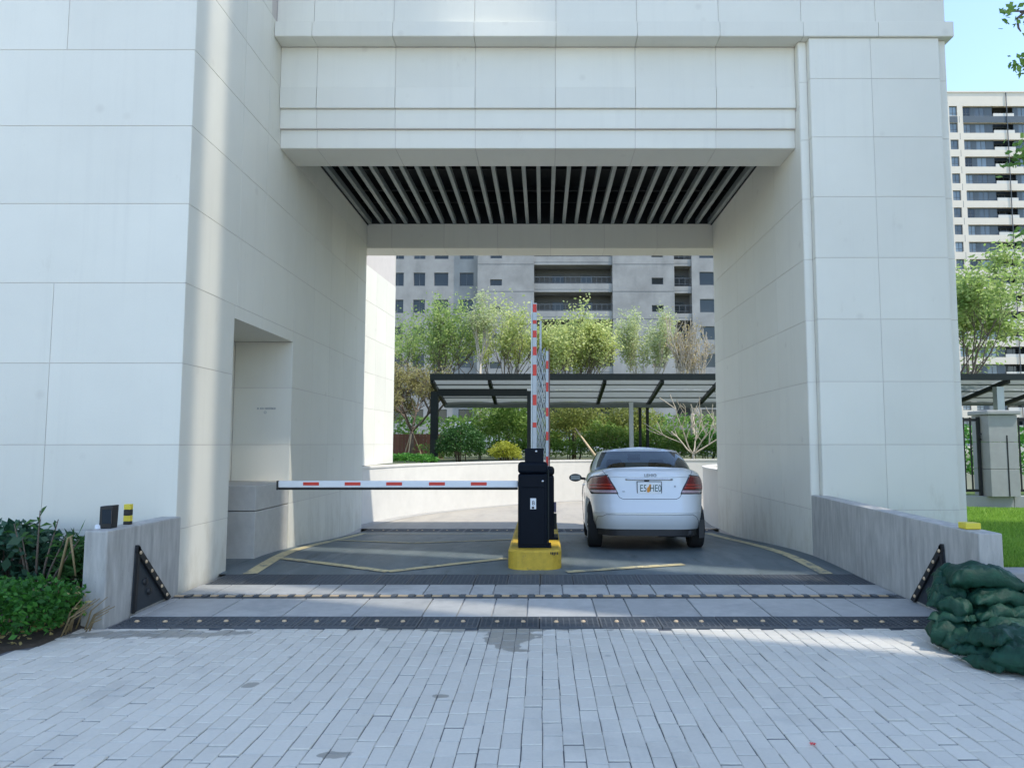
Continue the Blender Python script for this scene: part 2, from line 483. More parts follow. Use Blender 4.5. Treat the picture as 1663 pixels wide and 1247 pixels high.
for c in cells:
    dx, dy, dz = rnd.uniform(-.0016, .0016), rnd.uniform(-.003, .003), rnd.gauss(0, .0017)
    tx, ty, tr = rnd.gauss(0, .007), rnd.gauss(0, .007), rnd.gauss(0, .007)
    px, py = c[0] + c[2] / 2 + dx, c[1] + c[3] / 2 + dy
    gx = rnd.choice((.0025, .003, .004, .006)); gy = rnd.choice((.006, .009, .012, .016))
    if c in near:
        u, v = proj(px, py, 0)
        m_ = PAVER_S if (u < 75 and 1085 < v < 1132 and rnd.random() < .55) else PAVER
        k = (round(c[3], 3), gx, gy, m_.name)
        if k not in _pm:
            vs, fs = paver_geom(c[2], c[3], gx, gy); _pm[k] = MB().add(vs, fs).mesh('paver', m_)
        o = link(bpy.data.objects.new('paver', _pm[k]), pave)
        o.location = (px, py, dz); o.rotation_euler = (tx, ty, tr)
    else:
        vs, fs = paver_geom(c[2], c[3], gx, gy)
        M = Matrix.Rotation(tr, 3, 'Z') @ Matrix.Rotation(tx, 3, 'X') @ Matrix.Rotation(ty, 3, 'Y')
        rest.add([M @ Vector(v) + Vector((px, py, dz)) for v in vs], fs)
rp = rest.build('paver_field', PAVER, pave); rp['kind'] = 'stuff'
# the forecourt beyond the pavers that are laid one by one
far = MB().box(-40, -7.01, -40, 4.2, -.05, -.001).box(7.01, 40, -40, 5.9, -.05, -.001).box(-7.0, 7.0, -40, -1.12, -.05, -.001)
struct(far.build('street', PAVER))
# narrow kerb course between pavers and grating, and odd sandy pavers
# ------------------------------------------------------------------ threshold with gratings
WL, WR = -3.72, 3.57
thr = struct(sheet(MB(), [-3.66, 3.565], lin(6.17, 8.55, 12), lambda x, y: gz(y) - .02).build('threshold', GROUT))
def slab_piece(x0, x1, y0, y1, m=SLAB, name='slab', parent=thr, gap=.012, lift=0.):
    z0, z1 = gz(y0), gz(y1)
    me = chamfer_mesh(x1 - x0 - gap, math.hypot(y1 - y0, z1 - z0) - gap, .04, .004, m, name)
    o = link(bpy.data.objects.new(name, me), parent)
    v = Vector((0, y1 - y0, z1 - z0)).normalized(); u = Vector((1, 0, 0)); n = u.cross(v)
    M = Matrix((u, v, n)).transposed().to_4x4(); M.translation = Vector(((x0 + x1) / 2, (y0 + y1) / 2, (z0 + z1) / 2 + lift)) - n * .04
    o.matrix_local = M
    return o
for (y0, y1, w, ph) in ((6.58, 7.28, .62, .1), (7.47, 7.93, .47, .33)):
    xs = [-3.655]
    x = -3.655 + ph
    while x < 3.56:
        xs.append(x); x += w * rnd.choice((1, 1, 1, .5, .5))
    xs = [x for x in xs if x < 3.35] + [3.563]
    for a, b in zip(xs, xs[1:]):
        if b - a > .04: slab_piece(a, b, y0, y1)
def grating(name, label, y0, y1, pw, nb, studs, x0=-3.62, x1=3.56):
    g = empty(name, (0, (y0 + y1) / 2, gz((y0 + y1) / 2)), label, 'drain grating', 'drain gratings across the driveway')
    ch = sheet(MB(), [x0, x1], lin(y0, y1, 4), lambda x, y: gz(y) - .018).build('channel', BLACKPIT, g)
    n = max(1, round((x1 - x0) / pw)); w = (x1 - x0) / n
    L = y1 - y0; sl = (gz(y1) - gz(y0)) / L
    mb = MB()
    fr = .022
    a = w / 2 - .004; b = L / 2 - .004
    mb.box(-a, a, -b, -b + fr, -.03, 0).box(-a, a, b - fr, b, -.03, 0).box(-a, -a + fr * .7, -b + fr, b - fr, -.03, -.001).box(a - fr * .7, a, -b + fr, b - fr, -.03, -.001)
    k = max(3, round(L / .045))
    for i in range(1, k):
        yy = -b + (2 * b) * i / k
        mb.box(-a + fr * .7, a - fr * .7, yy - .007, yy + .007, -.03, -.002)
    k2 = max(3, round(w / .05))
    for i in range(1, k2):
        xx = -a + 2 * a * i / k2
        mb.box(xx - .006, xx + .006, -b + fr, b - fr, -.028, -.004)
    me = mb.mesh('grate', IRON)
    for i in range(n):
        o = link(bpy.data.objects.new('grate', me), g)
        o.location = (x0 + w * (i + .5), 0, .001 + rnd.gauss(0, .001)); o.rotation_euler = (math.atan(sl), 0, rnd.gauss(0, .002))
    if studs:
        sb = MB().lathe([(.02, 0), (.02, .006), (.014, .012), (.006, .014)], 10).mesh('stud', BOLT, True)
        for i in range(n):
            for q in (-.11, .11):
                o = link(bpy.data.objects.new('stud', sb), g)
                o.location = (x0 + w * (i + .5) + q * w / .5 + rnd.gauss(0, .006), .01 + rnd.gauss(0, .006), .0)
    return g
grating('drain_grating', 'dark grating with paired tan studs at the edge of the pavers', 6.20, 6.575, .52, 8, True)
grating('drain_grating', 'dark grating without studs just before the yellow barrier island', 7.94, 8.49, .36, 10, False)
grating('drain_grating', 'dark grating across the far end of the passage under the rear beam', 14.95, 15.75, .5, 10, True, -3.7, 3.55)
# hinge rail with its row of links
hr = empty('hinge_rail', (0, 7.375, gz(7.375)), 'dark hinge rail with a row of tan links between two slab strips', 'hinge rail')
MB().box(-3.65, 3.56, 7.29, 7.46, gz(7.37) - .03, gz(7.37) - .003).build('rail', IRON, hr)
lk = MB().box(-.05, .05, -.022, .022, 0, .010)
lkm = lk.mesh('link', BOLT)
lkd = MB().box(-.028, .028, -.045, .045, 0, .012).mesh('knuckle', IRON)
x = -3.6
while x < 3.5:
    o = link(bpy.data.objects.new('link', lkm), hr); o.location = (x, rnd.gauss(0, .006), 0); o.scale = (rnd.uniform(.7, 1.15), 1, 1)
    o = link(bpy.data.objects.new('knuckle', lkd), hr); o.location = (x + .085, 0, 0)
    x += .17
# ------------------------------------------------------------------ passage floor, drive, markings
struct(sheet(MB(), lin(-4.7, WR + .02, 2), lin(8.49, 14.96, 40), lambda x, y: gz(y) - .001).build('driveway', ASPH))
ramp_pts = []
_ctl = [(-4.22, 15.6), (-4.02, 17.0), (-3.35, 19.0), (-1.9, 21.2), (.2, 23.3), (3.0, 24.6), (7, 25.3), (14, 25.5)]
def catmull(P, n):
    out = []
    Q = [tuple(2 * a - b for a, b in zip(P[0], P[1]))] + list(P) + [tuple(2 * a - b for a, b in zip(P[-1], P[-2]))]
    for i in range(1, len(Q) - 2):
        p0, p1, p2, p3 = Q[i - 1:i + 3]
        for k in range(n):
            t = k / n
            out.append(tuple(.5 * (2 * b + (c - a) * t + (2 * a - 5 * b + 4 * c - d) * t * t + (3 * b - a - 3 * c + d) * t ** 3) for a, b, c, d in zip(p0, p1, p2, p3)))
    out.append(tuple(P[-1]))
    return out
ramp_pts = catmull(_ctl, 6)
dr = MB()
ys = lin(15.74, 26, 20)
sheet(dr, lin(-4.6, 14, 8), ys, lambda x, y: gz(y))
struct(dr.build('ramp', DRIVE))
def stripe(mb, p, q, w, z=.004):
    p = Vector(p); q = Vector(q); d = (q - p); n = max(1, int(d.length / .2)); s = Vector((-d.y, d.x)).normalized() * w / 2
    vs = []
    for i in range(n + 1):
        c = p + d * i / n
        for sg in (-1, 1):
            a = c + s * sg; vs.append((a.x, a.y, gz(a.y) + z))
    mb.add(vs, [(2 * i, 2 * i + 1, 2 * i + 3, 2 * i + 2) for i in range(n)])
edge = MB()
stripe(edge, (-3.36, 8.50), (-3.50, 10.2), .16); stripe(edge, (-3.50, 10.2), (-3.55, 14.6), .15)
stripe(edge, (3.25, 8.50), (3.26, 14.6), .15)
hat = MB()
stripe(hat, (-3.36, 9.52), (-1.80, 8.62), .12, .0075); stripe(hat, (-1.80, 8.62), (-.46, 9.50), .12, .0075)
stripe(hat, (-3.42, 12.45), (-2.05, 11.70), .12, .0075); stripe(hat, (-2.05, 11.70), (-.50, 12.75), .12, .0075)
stripe(hat, (.27, 8.60), (1.72, 9.07), .12, .0075)
stripe(hat, (-3.5, 14.35), (3.2, 14.35), .10, .011)
struct(edge.build('lane_edge_marking', YELL)); struct(hat.build('hatch_marking', YELL))
# ------------------------------------------------------------------ ramp walls
def ribbon_wall(name, pts, z0, z1, th, label, cat, m, cope=True, seg=None):
    e = empty(name, (pts[0][0], pts[0][1], z0), label, cat)
    def strip(a, b, ex0, ex1):
        mb = MB(); vs = []
        P = pts[a:b + 1]
        for i, p in enumerate(P):
            j = a + i
            q0 = Vector(pts[max(j - 1, 0)]); q1 = Vector(pts[min(j + 1, len(pts) - 1)])
            d = (q1 - q0).normalized(); nrm = Vector((-d.y, d.x))
            A = Vector(p) + nrm * ex0; B = Vector(p) + nrm * ex1
            vs += [A, B]
        return mb, vs
    step = 3
    for a in range(0, len(pts) - 1, step):
        b = min(a + step, len(pts) - 1)
        mb, vs = strip(a, b, 0, th)
        n = len(vs) // 2
        V = [(v.x, v.y, z0) for v in vs] + [(v.x, v.y, z1) for v in vs]
        F = []
        for i in range(n - 1):
            A, B, C, D = 2 * i, 2 * i + 1, 2 * i + 3, 2 * i + 2
            t = 2 * n
            F += [(t + A, t + D, t + C, t + B), (A, D, t + D, t + A), (B, t + B, t + C, C)]
        t = 2 * n
        F += [(0, t, t + 1, 1), (2 * n - 2, 2 * n - 1, t + 2 * n - 1, t + 2 * n - 2)]
        mb.add(V, F); mb.build('wall_section', m, e, fix=True)
    if cope:
        mb, vs = strip(0, len(pts) - 1, -.02, th + .02)
        n = len(vs) // 2
        V = [(v.x, v.y, z1) for v in vs] + [(v.x, v.y, z1 + .05) for v in vs]
        F = []
        for i in range(n - 1):
            A, B, C, D = 2 * i, 2 * i + 1, 2 * i + 3, 2 * i + 2; t = 2 * n
            F += [(t + A, t + D, t + C, t + B), (A, D, t + D, t + A), (B, t + B, t + C, C), (A, B, C, D)]
        mb.add(V, F); mb.build('coping', m, e, fix=True)
    return e
ribbon_wall('ramp_wall', ramp_pts, -.45, .96, .22, 'curved white low wall along the ramp behind the barriers', 'wall', CONCW)
rp2 = catmull([(3.75, 15.72), (3.8, 17), (4.1, 18.6), (5.2, 20.2), (8, 21.2), (12, 21.5)], 4)
ribbon_wall('ramp_parapet', [p for p in reversed(rp2)], -.45, .93, .22, 'white parapet beside the ramp, right behind the white car', 'wall', CONCW)
gut = MB()
for i in range(len(ramp_pts) - 1):
    a, b = Vector(ramp_pts[i]), Vector(ramp_pts[i + 1]); d = (b - a).normalized(); n = Vector((d.y, -d.x)) * .35
    gut.add([(a.x, a.y, gz(a.y) + .006), (b.x, b.y, gz(b.y) + .006), (b.x + n.x, b.y + n.y, gz(b.y) + .006), (a.x + n.x, a.y + n.y, gz(a.y) + .006)], [(0, 1, 2, 3)])
struct(gut.build('gutter', COPE))
# ------------------------------------------------------------------ gatehouse
B = empty('gatehouse_building', (0, 12, 0), 'off-white stone-clad gatehouse with a wide drive-through opening and dark slatted ceiling', 'building')
TOP = 12
core = MB()
core.box(-14, WL - .006, 7.476, 8.684, -.6, 3.045)
core.box(-14, -4.581, 8.684, 10.756, -.6, 3.045)
core.box(-14, WL - .006, 10.756, 15.084, -.6, 3.045)
core.box(-14, WL - .006, 7.476, 15.084, 3.045, TOP)
core.box(-14, -4.5, 15.06, 19.2, 1.02, 7.6)
core.build('wall_core', JOINT, B)
c2 = MB()
c2.box(WR + .006, 5.485, 9.801, 15.012, -.6, 7.10)
c2.box(5.485, 5.614, 9.766, 14.99, -.6, 7.10)
c2.box(3.696, 5.484, 9.696, 9.801, -.6, 7.10)
c2.build('pier_core', JOINT, B)
c3 = MB()
c3.box(WL - .02, WR + .02, 10.001, 10.655, 5.69, 5.952)
c3.box(WL - .02, WR + .02, 9.957, 10.655, 5.952, 6.24)
c3.box(WL - .02, WR + .02, 9.932, 10.655, 6.24, 7.10)
c3.box(WL - .02, 5.612, 9.745, 15.0, 7.36, 8.6)
c3.box(WL - .02, 5.595, 9.95, 15.0, 7.10, 7.36)
c3.box(-4.2, 4.0, 15.107, 15.717, 5.648, 7.36)
c3.build('beam_core', JOINT, B)
ZL = [-.19, .655, 1.512, 2.35, 3.19, 4.033, 4.878, 5.717, 6.55, 7.39, 8.23, 9.07]
X_, Y_, Z_ = (1, 0, 0), (0, 1, 0), (0, 0, 1)
# front face of the left block
F0 = (0, 7.47, 0)
for i in range(len(ZL) - 1):
    z0, z1 = ZL[i], ZL[i + 1]
    if 4 <= i <= 6: xs = [-14, -11.6, -9.0, -6.4, WL]
    else: xs = [-14, -11.95, -10.58, -9.21, -7.84, -6.47, -5.09, WL]
    for a, b in zip(xs, xs[1:]):
        panel(B, 'facade_panel', F0, X_, Z_, a, b, z0, z1)
# left side of the passage (faces +X): u = +Y
FL = (WL, 0, 0)
for i in range(len(ZL) - 1):
    z0, z1 = ZL[i], ZL[i + 1]
    ys = [7.47, 8.75, 9.55, 10.75, 11.7, 12.6, 13.5, 14.4, 15.09]
    if z1 <= 3.0:
        ys2 = [(7.47, 8.69), (10.75, 11.7), (11.7, 12.6), (12.6, 13.5), (13.5, 14.4), (14.4, 15.09)]
    else:
        ys2 = list(zip(ys, ys[1:]))
    for a, b in ys2:
        if z0 > 7 and a > 9.5: continue
        zz0 = z0
        if i == 3 and 8.7 <= a < 10.7: zz0 = 3.03
        if i == 3 and a < 8.7:
            # the panel next to the niche keeps its full height up to the niche edge
            panel(B, 'side_panel', FL, Y_, Z_, 7.47, 8.69, z0, z1)
            panel(B, 'side_panel', FL, Y_, Z_, 8.69, 8.75, 3.03, z1, gap=.006) if False else None
            continue
        if i == 3 and a == 8.75: a = 8.69
        panel(B, 'side_panel', FL, Y_, Z_, a, b, zz0, z1)
# niche: far jamb, back, ceiling, plinth
for z0, z1 in ((.98, 1.512), (1.512, 2.35), (2.35, 3.03)):
    panel(B, 'niche_panel', (0, 10.75, 0), X_, Z_, -4.575, WL - .006, z0, z1)
    panel(B, 'niche_panel', (-4.575, 0, 0), Y_, Z_, 8.69, 10.745, z0, z1)
panel(B, 'niche_panel', (-4.575, 0, 0), Y_, Z_, 8.69, 9.5, -.19, .98)
panel(B, 'niche_soffit', (0, 0, 3.035), Y_, X_, 8.69, 10.745, -4.57, WL - .006)
for z0, z1 in ((-.4, .650), (.660, .98)):
    bevel(MB().box(-4.57, WL, 9.52, 10.745, z0, z1).build('plinth_block', mat('plinth stone %.1f' % z1, (.52, .50, .46), .7, var=.16, scale=12, var2=.12, scale2=2, bump=.3), B), .008)
st = MB()
sx = -4.22
for k in range(14):
    w = rnd.uniform(.008, .016)
    if k in (2, 5): sx += .012
    st.add([(sx, 10.7415, 2.03), (sx + w, 10.7415, 2.03), (sx + w, 10.7415, 2.03 + rnd.uniform(.025, .034)), (sx, 10.7415, 2.055)], [(0, 1, 2, 3)])
    sx += w + .006
ring = [(-4.1 + .02 * math.cos(a), 10.7415, 1.985 + .02 * math.sin(a)) for a in [k * math.pi / 6 for k in range(12)]]
ring2 = [(-4.1 + .013 * math.cos(a), 10.7415, 1.985 + .013 * math.sin(a)) for a in [k * math.pi / 6 for k in range(12)]]
st.add(ring + ring2, [(k, (k + 1) % 12, 12 + (k + 1) % 12, 12 + k) for k in range(12)])
st.build('stencil_mark', STENCIL, B)
# right side of the passage (faces -X): u = -Y
FR = (WR, 0, 0)
for i in range(7):
    z0, z1 = ZL[i], ZL[i + 1]
    ys = [9.80, 10.99, 12.1, 13.2, 14.3, 15.02]
    for a, b in zip(ys, ys[1:]):
        panel(B, 'side_panel', FR, (0, -1, 0), Z_, -b, -a, z0, z1 if i < 6 else 6.2)
panel(B, 'side_panel', FR, (0, -1, 0), Z_, -9.93, -9.80, 6.2, 7.13)
# pier front, side strips
for i in range(9):
    z0, z1 = ZL[i], min(ZL[i + 1], 7.135)
    if z0 > 7: break
    panel(B, 'pier_panel', (0, 9.69, 0), X_, Z_, 3.69, 4.54, z0, z1)
    panel(B, 'pier_panel', (0, 9.69, 0), X_, Z_, 4.54, 5.49, z0, z1)
    panel(B, 'pier_strip', (0, 9.795, 0), X_, Z_, WR + .004, 3.69, z0, z1)
    panel(B, 'pier_strip', (0, 9.76, 0), X_, Z_, 5.49, 5.62, z0, z1)
    panel(B, 'pier_strip', (3.69, 0, 0), (0, -1, 0), Z_, -9.795, -9.697, z0, z1)
    for a, b in ((9.77, 11.5), (11.5, 13.3), (13.3, 15.0)):
        panel(B, 'pier_panel', (5.62, 0, 0), Y_, Z_, a, b, z0, z1)
BX = [WL + .003, -3.2, -2.09, -.96, .175, 1.305, 2.447, WR - .003]
for a, b in zip(BX, BX[1:]):
    panel(B, 'beam_panel', (0, 9.925, 0), X_, Z_, a, b, 6.54, 7.135, gap=.007)
    panel(B, 'beam_panel', (0, 9.910, 0), X_, Z_, a, b, 6.235, 6.54, d=.06, gap=.007)
    panel(B, 'beam_panel', (0, 9.950, 0), X_, Z_, a, b, 5.955, 6.235, gap=.007)
    panel(B, 'beam_panel', (0, 9.995, 0), X_, Z_, a, b, 5.685, 5.955, gap=.007)
    panel(B, 'beam_soffit', (0, 0, 5.683), Y_, X_, 9.998, 10.66, a, b, gap=.007)
    panel(B, 'beam_back_panel', (0, 10.665, 0), (-1, 0, 0), Z_, -b, -a, 5.69, 7.0, gap=.007)
CX = [WL + .003, -3.2, -2.085, -.957, .18, 1.307, 2.45, 3.605, 4.645, 5.69]
for a, b in zip(CX, CX[1:]):
    panel(B, 'cornice_panel', (0, 9.65, 0), X_, Z_, a, b, 7.14, 7.352, d=.12, gap=.006)
    panel(B, 'cornice_soffit', (0, 0, 7.138), Y_, X_, 9.655, 9.93, a, b, gap=.006, d=.03)
    b2 = min(b, 5.62)
    for z0, z1 in ((7.36, 8.2), (8.2, 8.6)):
        panel(B, 'upper_panel', (0, 9.735, 0), X_, Z_, a, b2, z0, z1, gap=.007)
panel(B, 'cornice_panel', (5.69, 0, 0), Y_, Z_, 9.652, 15.1, 7.14, 7.352, d=.1)
MB().box(WL + .01, 5.68, 9.66, 9.735, 7.17, 7.352).build('cornice_core', JOINT, B)
panel(B, 'cornice_top', (0, 0, 7.357), X_, Y_, WL + .01, 5.68, 9.655, 9.76)
# rear beam
RX = [-4.13, -3.2, -2.095, -.962, .16, 1.297, 2.41, 3.97]
for a, b in zip(RX, RX[1:]):
    panel(B, 'rear_beam_panel', (0, 15.10, 0), X_, Z_, a, b, 5.64, 7.0, gap=.007)
    panel(B, 'rear_beam_soffit', (0, 0, 5.640), Y_, X_, 15.105, 15.72, a, b, gap=.007)
    panel(B, 'rear_beam_panel', (0, 15.725, 0), (-1, 0, 0), Z_, -b, -a, 5.64, 7.3, gap=.007)
# ceiling
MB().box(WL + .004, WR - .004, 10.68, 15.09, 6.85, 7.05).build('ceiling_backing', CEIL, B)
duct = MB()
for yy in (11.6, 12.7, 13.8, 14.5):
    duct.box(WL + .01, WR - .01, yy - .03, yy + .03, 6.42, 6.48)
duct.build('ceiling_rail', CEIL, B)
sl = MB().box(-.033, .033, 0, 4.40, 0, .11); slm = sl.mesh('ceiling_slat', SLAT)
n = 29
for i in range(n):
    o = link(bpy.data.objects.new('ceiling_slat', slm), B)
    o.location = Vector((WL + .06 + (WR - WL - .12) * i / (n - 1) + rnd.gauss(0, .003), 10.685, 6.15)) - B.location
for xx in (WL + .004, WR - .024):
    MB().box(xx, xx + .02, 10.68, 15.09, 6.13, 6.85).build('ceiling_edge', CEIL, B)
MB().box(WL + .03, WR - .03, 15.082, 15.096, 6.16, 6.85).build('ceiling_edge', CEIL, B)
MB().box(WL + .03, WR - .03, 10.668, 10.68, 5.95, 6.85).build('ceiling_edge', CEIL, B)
# rear wing, seen past the end of the left wall
wv = Vector((.074, 1, 0)).normalized()
for i in range(7):
    z0, z1 = max(ZL[i], 1.02), ZL[i + 1]
    if z1 - z0 < .1: continue
    for a, b in zip([0, .85, 1.7, 2.55, 3.4], [.85, 1.7, 2.55, 3.4, 4.2]):
        panel(B, 'rear_panel', (-4.27, 15.10, 0), wv, Z_, a, b, z0, z1)
panel(B, 'rear_panel', (-4.27 + wv.x * 4.2, 15.10 + wv.y * 4.2, 0), (-1, 0, 0), Z_, 0, 4, 1.02, 6.6)
MB().prism([(-4.6, 15.08), (-4.28, 15.08), (-4.28 + wv.x * 4.2, 15.08 + 4.17), (-4.6, 19.25)], 1.02, 7.6).build('rear_core', JOINT, B)
# ------------------------------------------------------------------ concrete flank walls, flood gate plates
fl = empty('flank_wall', (-3.77, 6.8, 0), 'short weathered concrete wall on the left of the entrance with a triangular plate', 'wall')
o = MB().prism([(-3.865, 6.22), (-3.667, 6.22), (-3.667, 7.468), (-3.865, 7.468)], -.3, .79).build('wall_body', CONC, fl); bevel(o, .012)
fr_ = empty('flank_wall', (3.66, 8, 0), 'long weathered concrete wall in front of the right pier ending by the sandbags', 'wall')
mb = MB()
mb.add([(3.568, 6.05, -.3), (3.765, 6.05, -.3), (3.765, 9.688, -.3), (3.568, 9.79, -.3), (3.568, 6.05, .79), (3.765, 6.05, .79), (3.765, 9.688, .845), (3.568, 9.79, .845)],
       [(0, 3, 2, 1), (4, 5, 6, 7), (0, 1, 5, 4), (1, 2, 6, 5), (2, 3, 7, 6), (3, 0, 4, 7)])
o = mb.build('wall_body', CONC, fr_); bevel(o, .010)
def side_plate(xface, sgn, tri, label, inset):
    """triangular steel end plate of the flood gate on a wall face x = const; tri = [(y, z)] apex, near foot, far foot"""
    e = empty('flood_gate_plate', (xface, tri[1][0], 0), label, 'steel plate', 'flood gate end plates')
    def pr(poly, x0, x1, name, m):
        mb = MB(); n = len(poly)
        vs = [(x0, y, z) for y, z in poly] + [(x1, y, z) for y, z in poly]
        mb.add(vs, [tuple(range(n)), tuple(range(2 * n - 1, n - 1, -1))] + [(i, (i + 1) % n, n + (i + 1) % n, n + i) for i in range(n)])
        return mb.build(name, m, e, fix=True)
    bevel(pr(tri, xface, xface + sgn * .012, 'plate', mat('blue black steel %d' % sgn, (.035, .045, .055), .4, metal=.3, var=.35, scale=7)), .003)
    A, N, F = [Vector((0, y, z)) for y, z in tri]
    def bar(p, q, w, nm):
        d = (q - p).normalized(); c = (A + N + F) / 3; s = Vector((0, -d.z, d.y)); s = s if s.dot(c - p) > 0 else -s
        poly = [(p.y, p.z), (q.y, q.z), (q.y + s.y * w - d.y * w * .6, q.z + s.z * w - d.z * w * .6), (p.y + s.y * w + d.y * w * .6, p.z + s.z * w + d.z * w * .6)]
        pr(poly, xface + sgn * .012, xface + sgn * .035, nm, BLK)
    bar(A, F, .055, 'seal_strip'); bar(A, N, .035, 'seal_strip')
    rv = MB().lathe([(.013, 0), (.013, .006), (.006, .012)], 8, axis='x').mesh('rivet', BOLT, True)
    for k in range(6):
        t = (k + .6) / 6.4 + rnd.gauss(0, .008); p = A.lerp(F, t); d = (F - A).normalized(); s = Vector((0, -d.z, d.y)); s = s if s.dot(N - p) > 0 else -s
        o = link(bpy.data.objects.new('rivet', rv), e); q = p + s * .03
        o.location = Vector((xface + sgn * .035, q.y, q.z)) - e.location; o.scale = (sgn * 1, 1.3, 1.3)
    if inset:
        c = (A + N + F) / 3
        for dy, dz in ((-.03, .04), (.045, -.06)):
            h = MB().lathe([(.035, 0), (.035, .014), (.026, .02)], 12, axis='x').mesh('pin_hole', BLK, True)
            o = link(bpy.data.objects.new('pin_hole', h), e); o.location = Vector((xface + sgn * .012, c.y + dy, c.z + dz)) - e.location; o.scale = (sgn, 1, 1)
    return e
side_plate(-3.665, 1, [(6.641, .617), (6.614, .02), (7.26, .035)], 'dark triangular steel plate with tan rivets on the left concrete wall', True)
side_plate(3.566, -1, [(6.575, .636), (6.50, .02), (7.15, .035)], 'dark triangular steel plate with tan rivets behind the sandbags', False)
# ------------------------------------------------------------------ reader, marker, yellow block
e = empty('card_reader', (-3.80, 6.45, .79), 'black leaning sensor box on top of the left concrete wall', 'sensor box')
o = MB().add([(-.05, -.06, 0), (.05, -.045, 0), (.05, .05, 0), (-.05, .05, 0), (-.045, -.065, .192), (.062, -.05, .20), (.062, .04, .20), (-.045, .04, .192)],
             [(0, 3, 2, 1), (4, 5, 6, 7), (0, 1, 5, 4), (1, 2, 6, 5), (2, 3, 7, 6), (3, 0, 4, 7)]).build('housing', BLK, e, world=False); bevel(o, .006)
o = MB().box(-.02, .055, -.083, -.078, .05, .17).build('screen', mat('dark screen', (.01, .02, .03), .1, var=0), e, world=False); o.rotation_euler = (.06, 0, .15)
o = MB().lathe([(.03, 0), (.03, .03), (.02, .035)], 10, c=(-.06, -.04, .0)).build('foot_cap', WHITE, e, world=False, smooth=True)
e = empty('warning_marker', (-3.785, 6.72, .79), 'slim black and yellow marker stub on the left concrete wall', 'marker post')
for z0, z1, m in ((0, .03, BLK), (.03, .082, YPLAS), (.082, .135, BLK), (.135, .185, YPLAS)):
    bevel(MB().box(-.03, .03, -.025, .025, z0 + .001, z1).build('band', m, e, world=False), .004)
e = MB().box(3.60, 3.73, 6.28, 6.40, .797, .85).build('yellow_block', YPLAS); bevel(e, .006)
tag(e, 'small yellow plastic block on top of the right concrete wall', 'block')
# ------------------------------------------------------------------ barrier island
gI = gz(9.5)
isl = empty('barrier_island', (-.1, 10.5, gz(10.5)), 'yellow painted raised kerb island carrying the barrier cabinets', 'traffic island')
IX0, IX1 = -.42, .22
def isl_poly(inset):
    w = (IX1 - IX0) / 2 - inset; c = (IX0 + IX1) / 2; P = []
    for k in range(13):
        a = math.pi + math.pi * k / 12
        P.append((c + w * math.copysign(abs(math.cos(a)) ** .6, math.cos(a)), 8.92 + (.20 - inset) * math.sin(a)))
    P += [(c + w, 12.2 - inset), (c - w, 12.2 - inset)]
    return P
mb = MB(); P0, P1 = isl_poly(0), isl_poly(.03); n = len(P0)
vs = [(x, y, gz(y) - .1) for x, y in P0] + [(x, y, .245) for x, y in P0] + [(x, y, .27) for x, y in P1]
mb.add(vs, [(i, (i + 1) % n, n + (i + 1) % n, n + i) for i in range(n)] + [(n + i, n + (i + 1) % n, 2 * n + (i + 1) % n, 2 * n + i) for i in range(n)] + [tuple(range(2 * n, 3 * n))])
mb.build('kerb', YKERB, isl)
mk = MB()
for k in range(5):
    a = .02 * k
    mk.box(.085 + a, .097 + a, 8.733, 8.74, .225 - .006 * (k % 3), .25)
mk.build('paint_chip', BLK, isl)
# ------------------------------------------------------------------ barrier cabinets
cab = empty('barrier_cabinet', (-.125, 9.1, .27), 'dark navy barrier cabinet with lock and white sticker, front one on the island', 'barrier cabinet', 'barrier machines')
def rbox(parent, name, m, x0, x1, y0, y1, z0, z1, bv=.012, seg=2):
    o = MB().box(x0, x1, y0, y1, z0, z1).build(name, m, parent); bevel(o, bv, seg); return o
rbox(cab, 'body', NAVY, -.305, .055, 8.94, 9.26, .27, 1.155, .018)
rbox(cab, 'base_plate', NAVY, -.30, .10, 8.925, 9.28, .2705, .29, .004)
rbox(cab, 'front_door', NAVY, -.275, .02, 8.928, 8.941, .31, .985, .005)
rbox(cab, 'lock_panel', NAVY, -.275, .02, 8.929, 8.9405, .995, 1.14, .005)
rbox(cab, 'lid', NAVY, -.308, .058, 8.935, 9.265, 1.16, 1.30, .04, 4)
rbox(cab, 'arm_bracket', NAVY, -.225, .005, 8.98, 9.03, 1.29, 1.468, .006)
for (xx, yy, zz) in ((-.085, 8.98, 1.43), (-.005, 8.929, 1.07)):
    o = MB().lathe([(.017, 0), (.017, -.006), (.009, -.012)], 14, axis='y').build('lock', CHROME, cab, smooth=True)
    o.location = Vector((xx, yy, zz)) - cab.location
rbox(cab, 'side_trim', STEELD, .056, .072, 8.96, 9.24, .33, 1.2, .004)
stk = rbox(cab, 'sticker', WHITE, -.155, -.085, 8.9255, 8.9285, .735, .865, .001)
s2 = MB().box(-.138, -.108, 8.9235, 8.9252, .74, .765)
s2.build('sticker_print', BLK, cab)
def text_part(txt, parent, m, loc, size, rot=(R(90), 0, 0), ext=.001, name='lettering', align='CENTER', sx=1., shear=0.):
    cu = bpy.data.curves.new('txt', 'FONT'); cu.body = txt; cu.size = size; cu.extrude = ext; cu.align_x = align; cu.resolution_u = 3; cu.shear = shear
    t = bpy.data.objects.new('txt', cu); COL.objects.link(t)
    dg = bpy.context.evaluated_depsgraph_get(); dg.update()
    me = bpy.data.meshes.new_from_object(t.evaluated_get(dg)); me.name = name
    bpy.data.objects.remove(t); me.materials.clear(); me.materials.append(m)
    o = link(bpy.data.objects.new(name, me), parent); o.location = loc; o.rotation_euler = rot; o.scale = (sx, 1, 1)
    return o
text_part('B', cab, BLK, Vector((-.118, 8.924, .785)) - cab.location, .07)
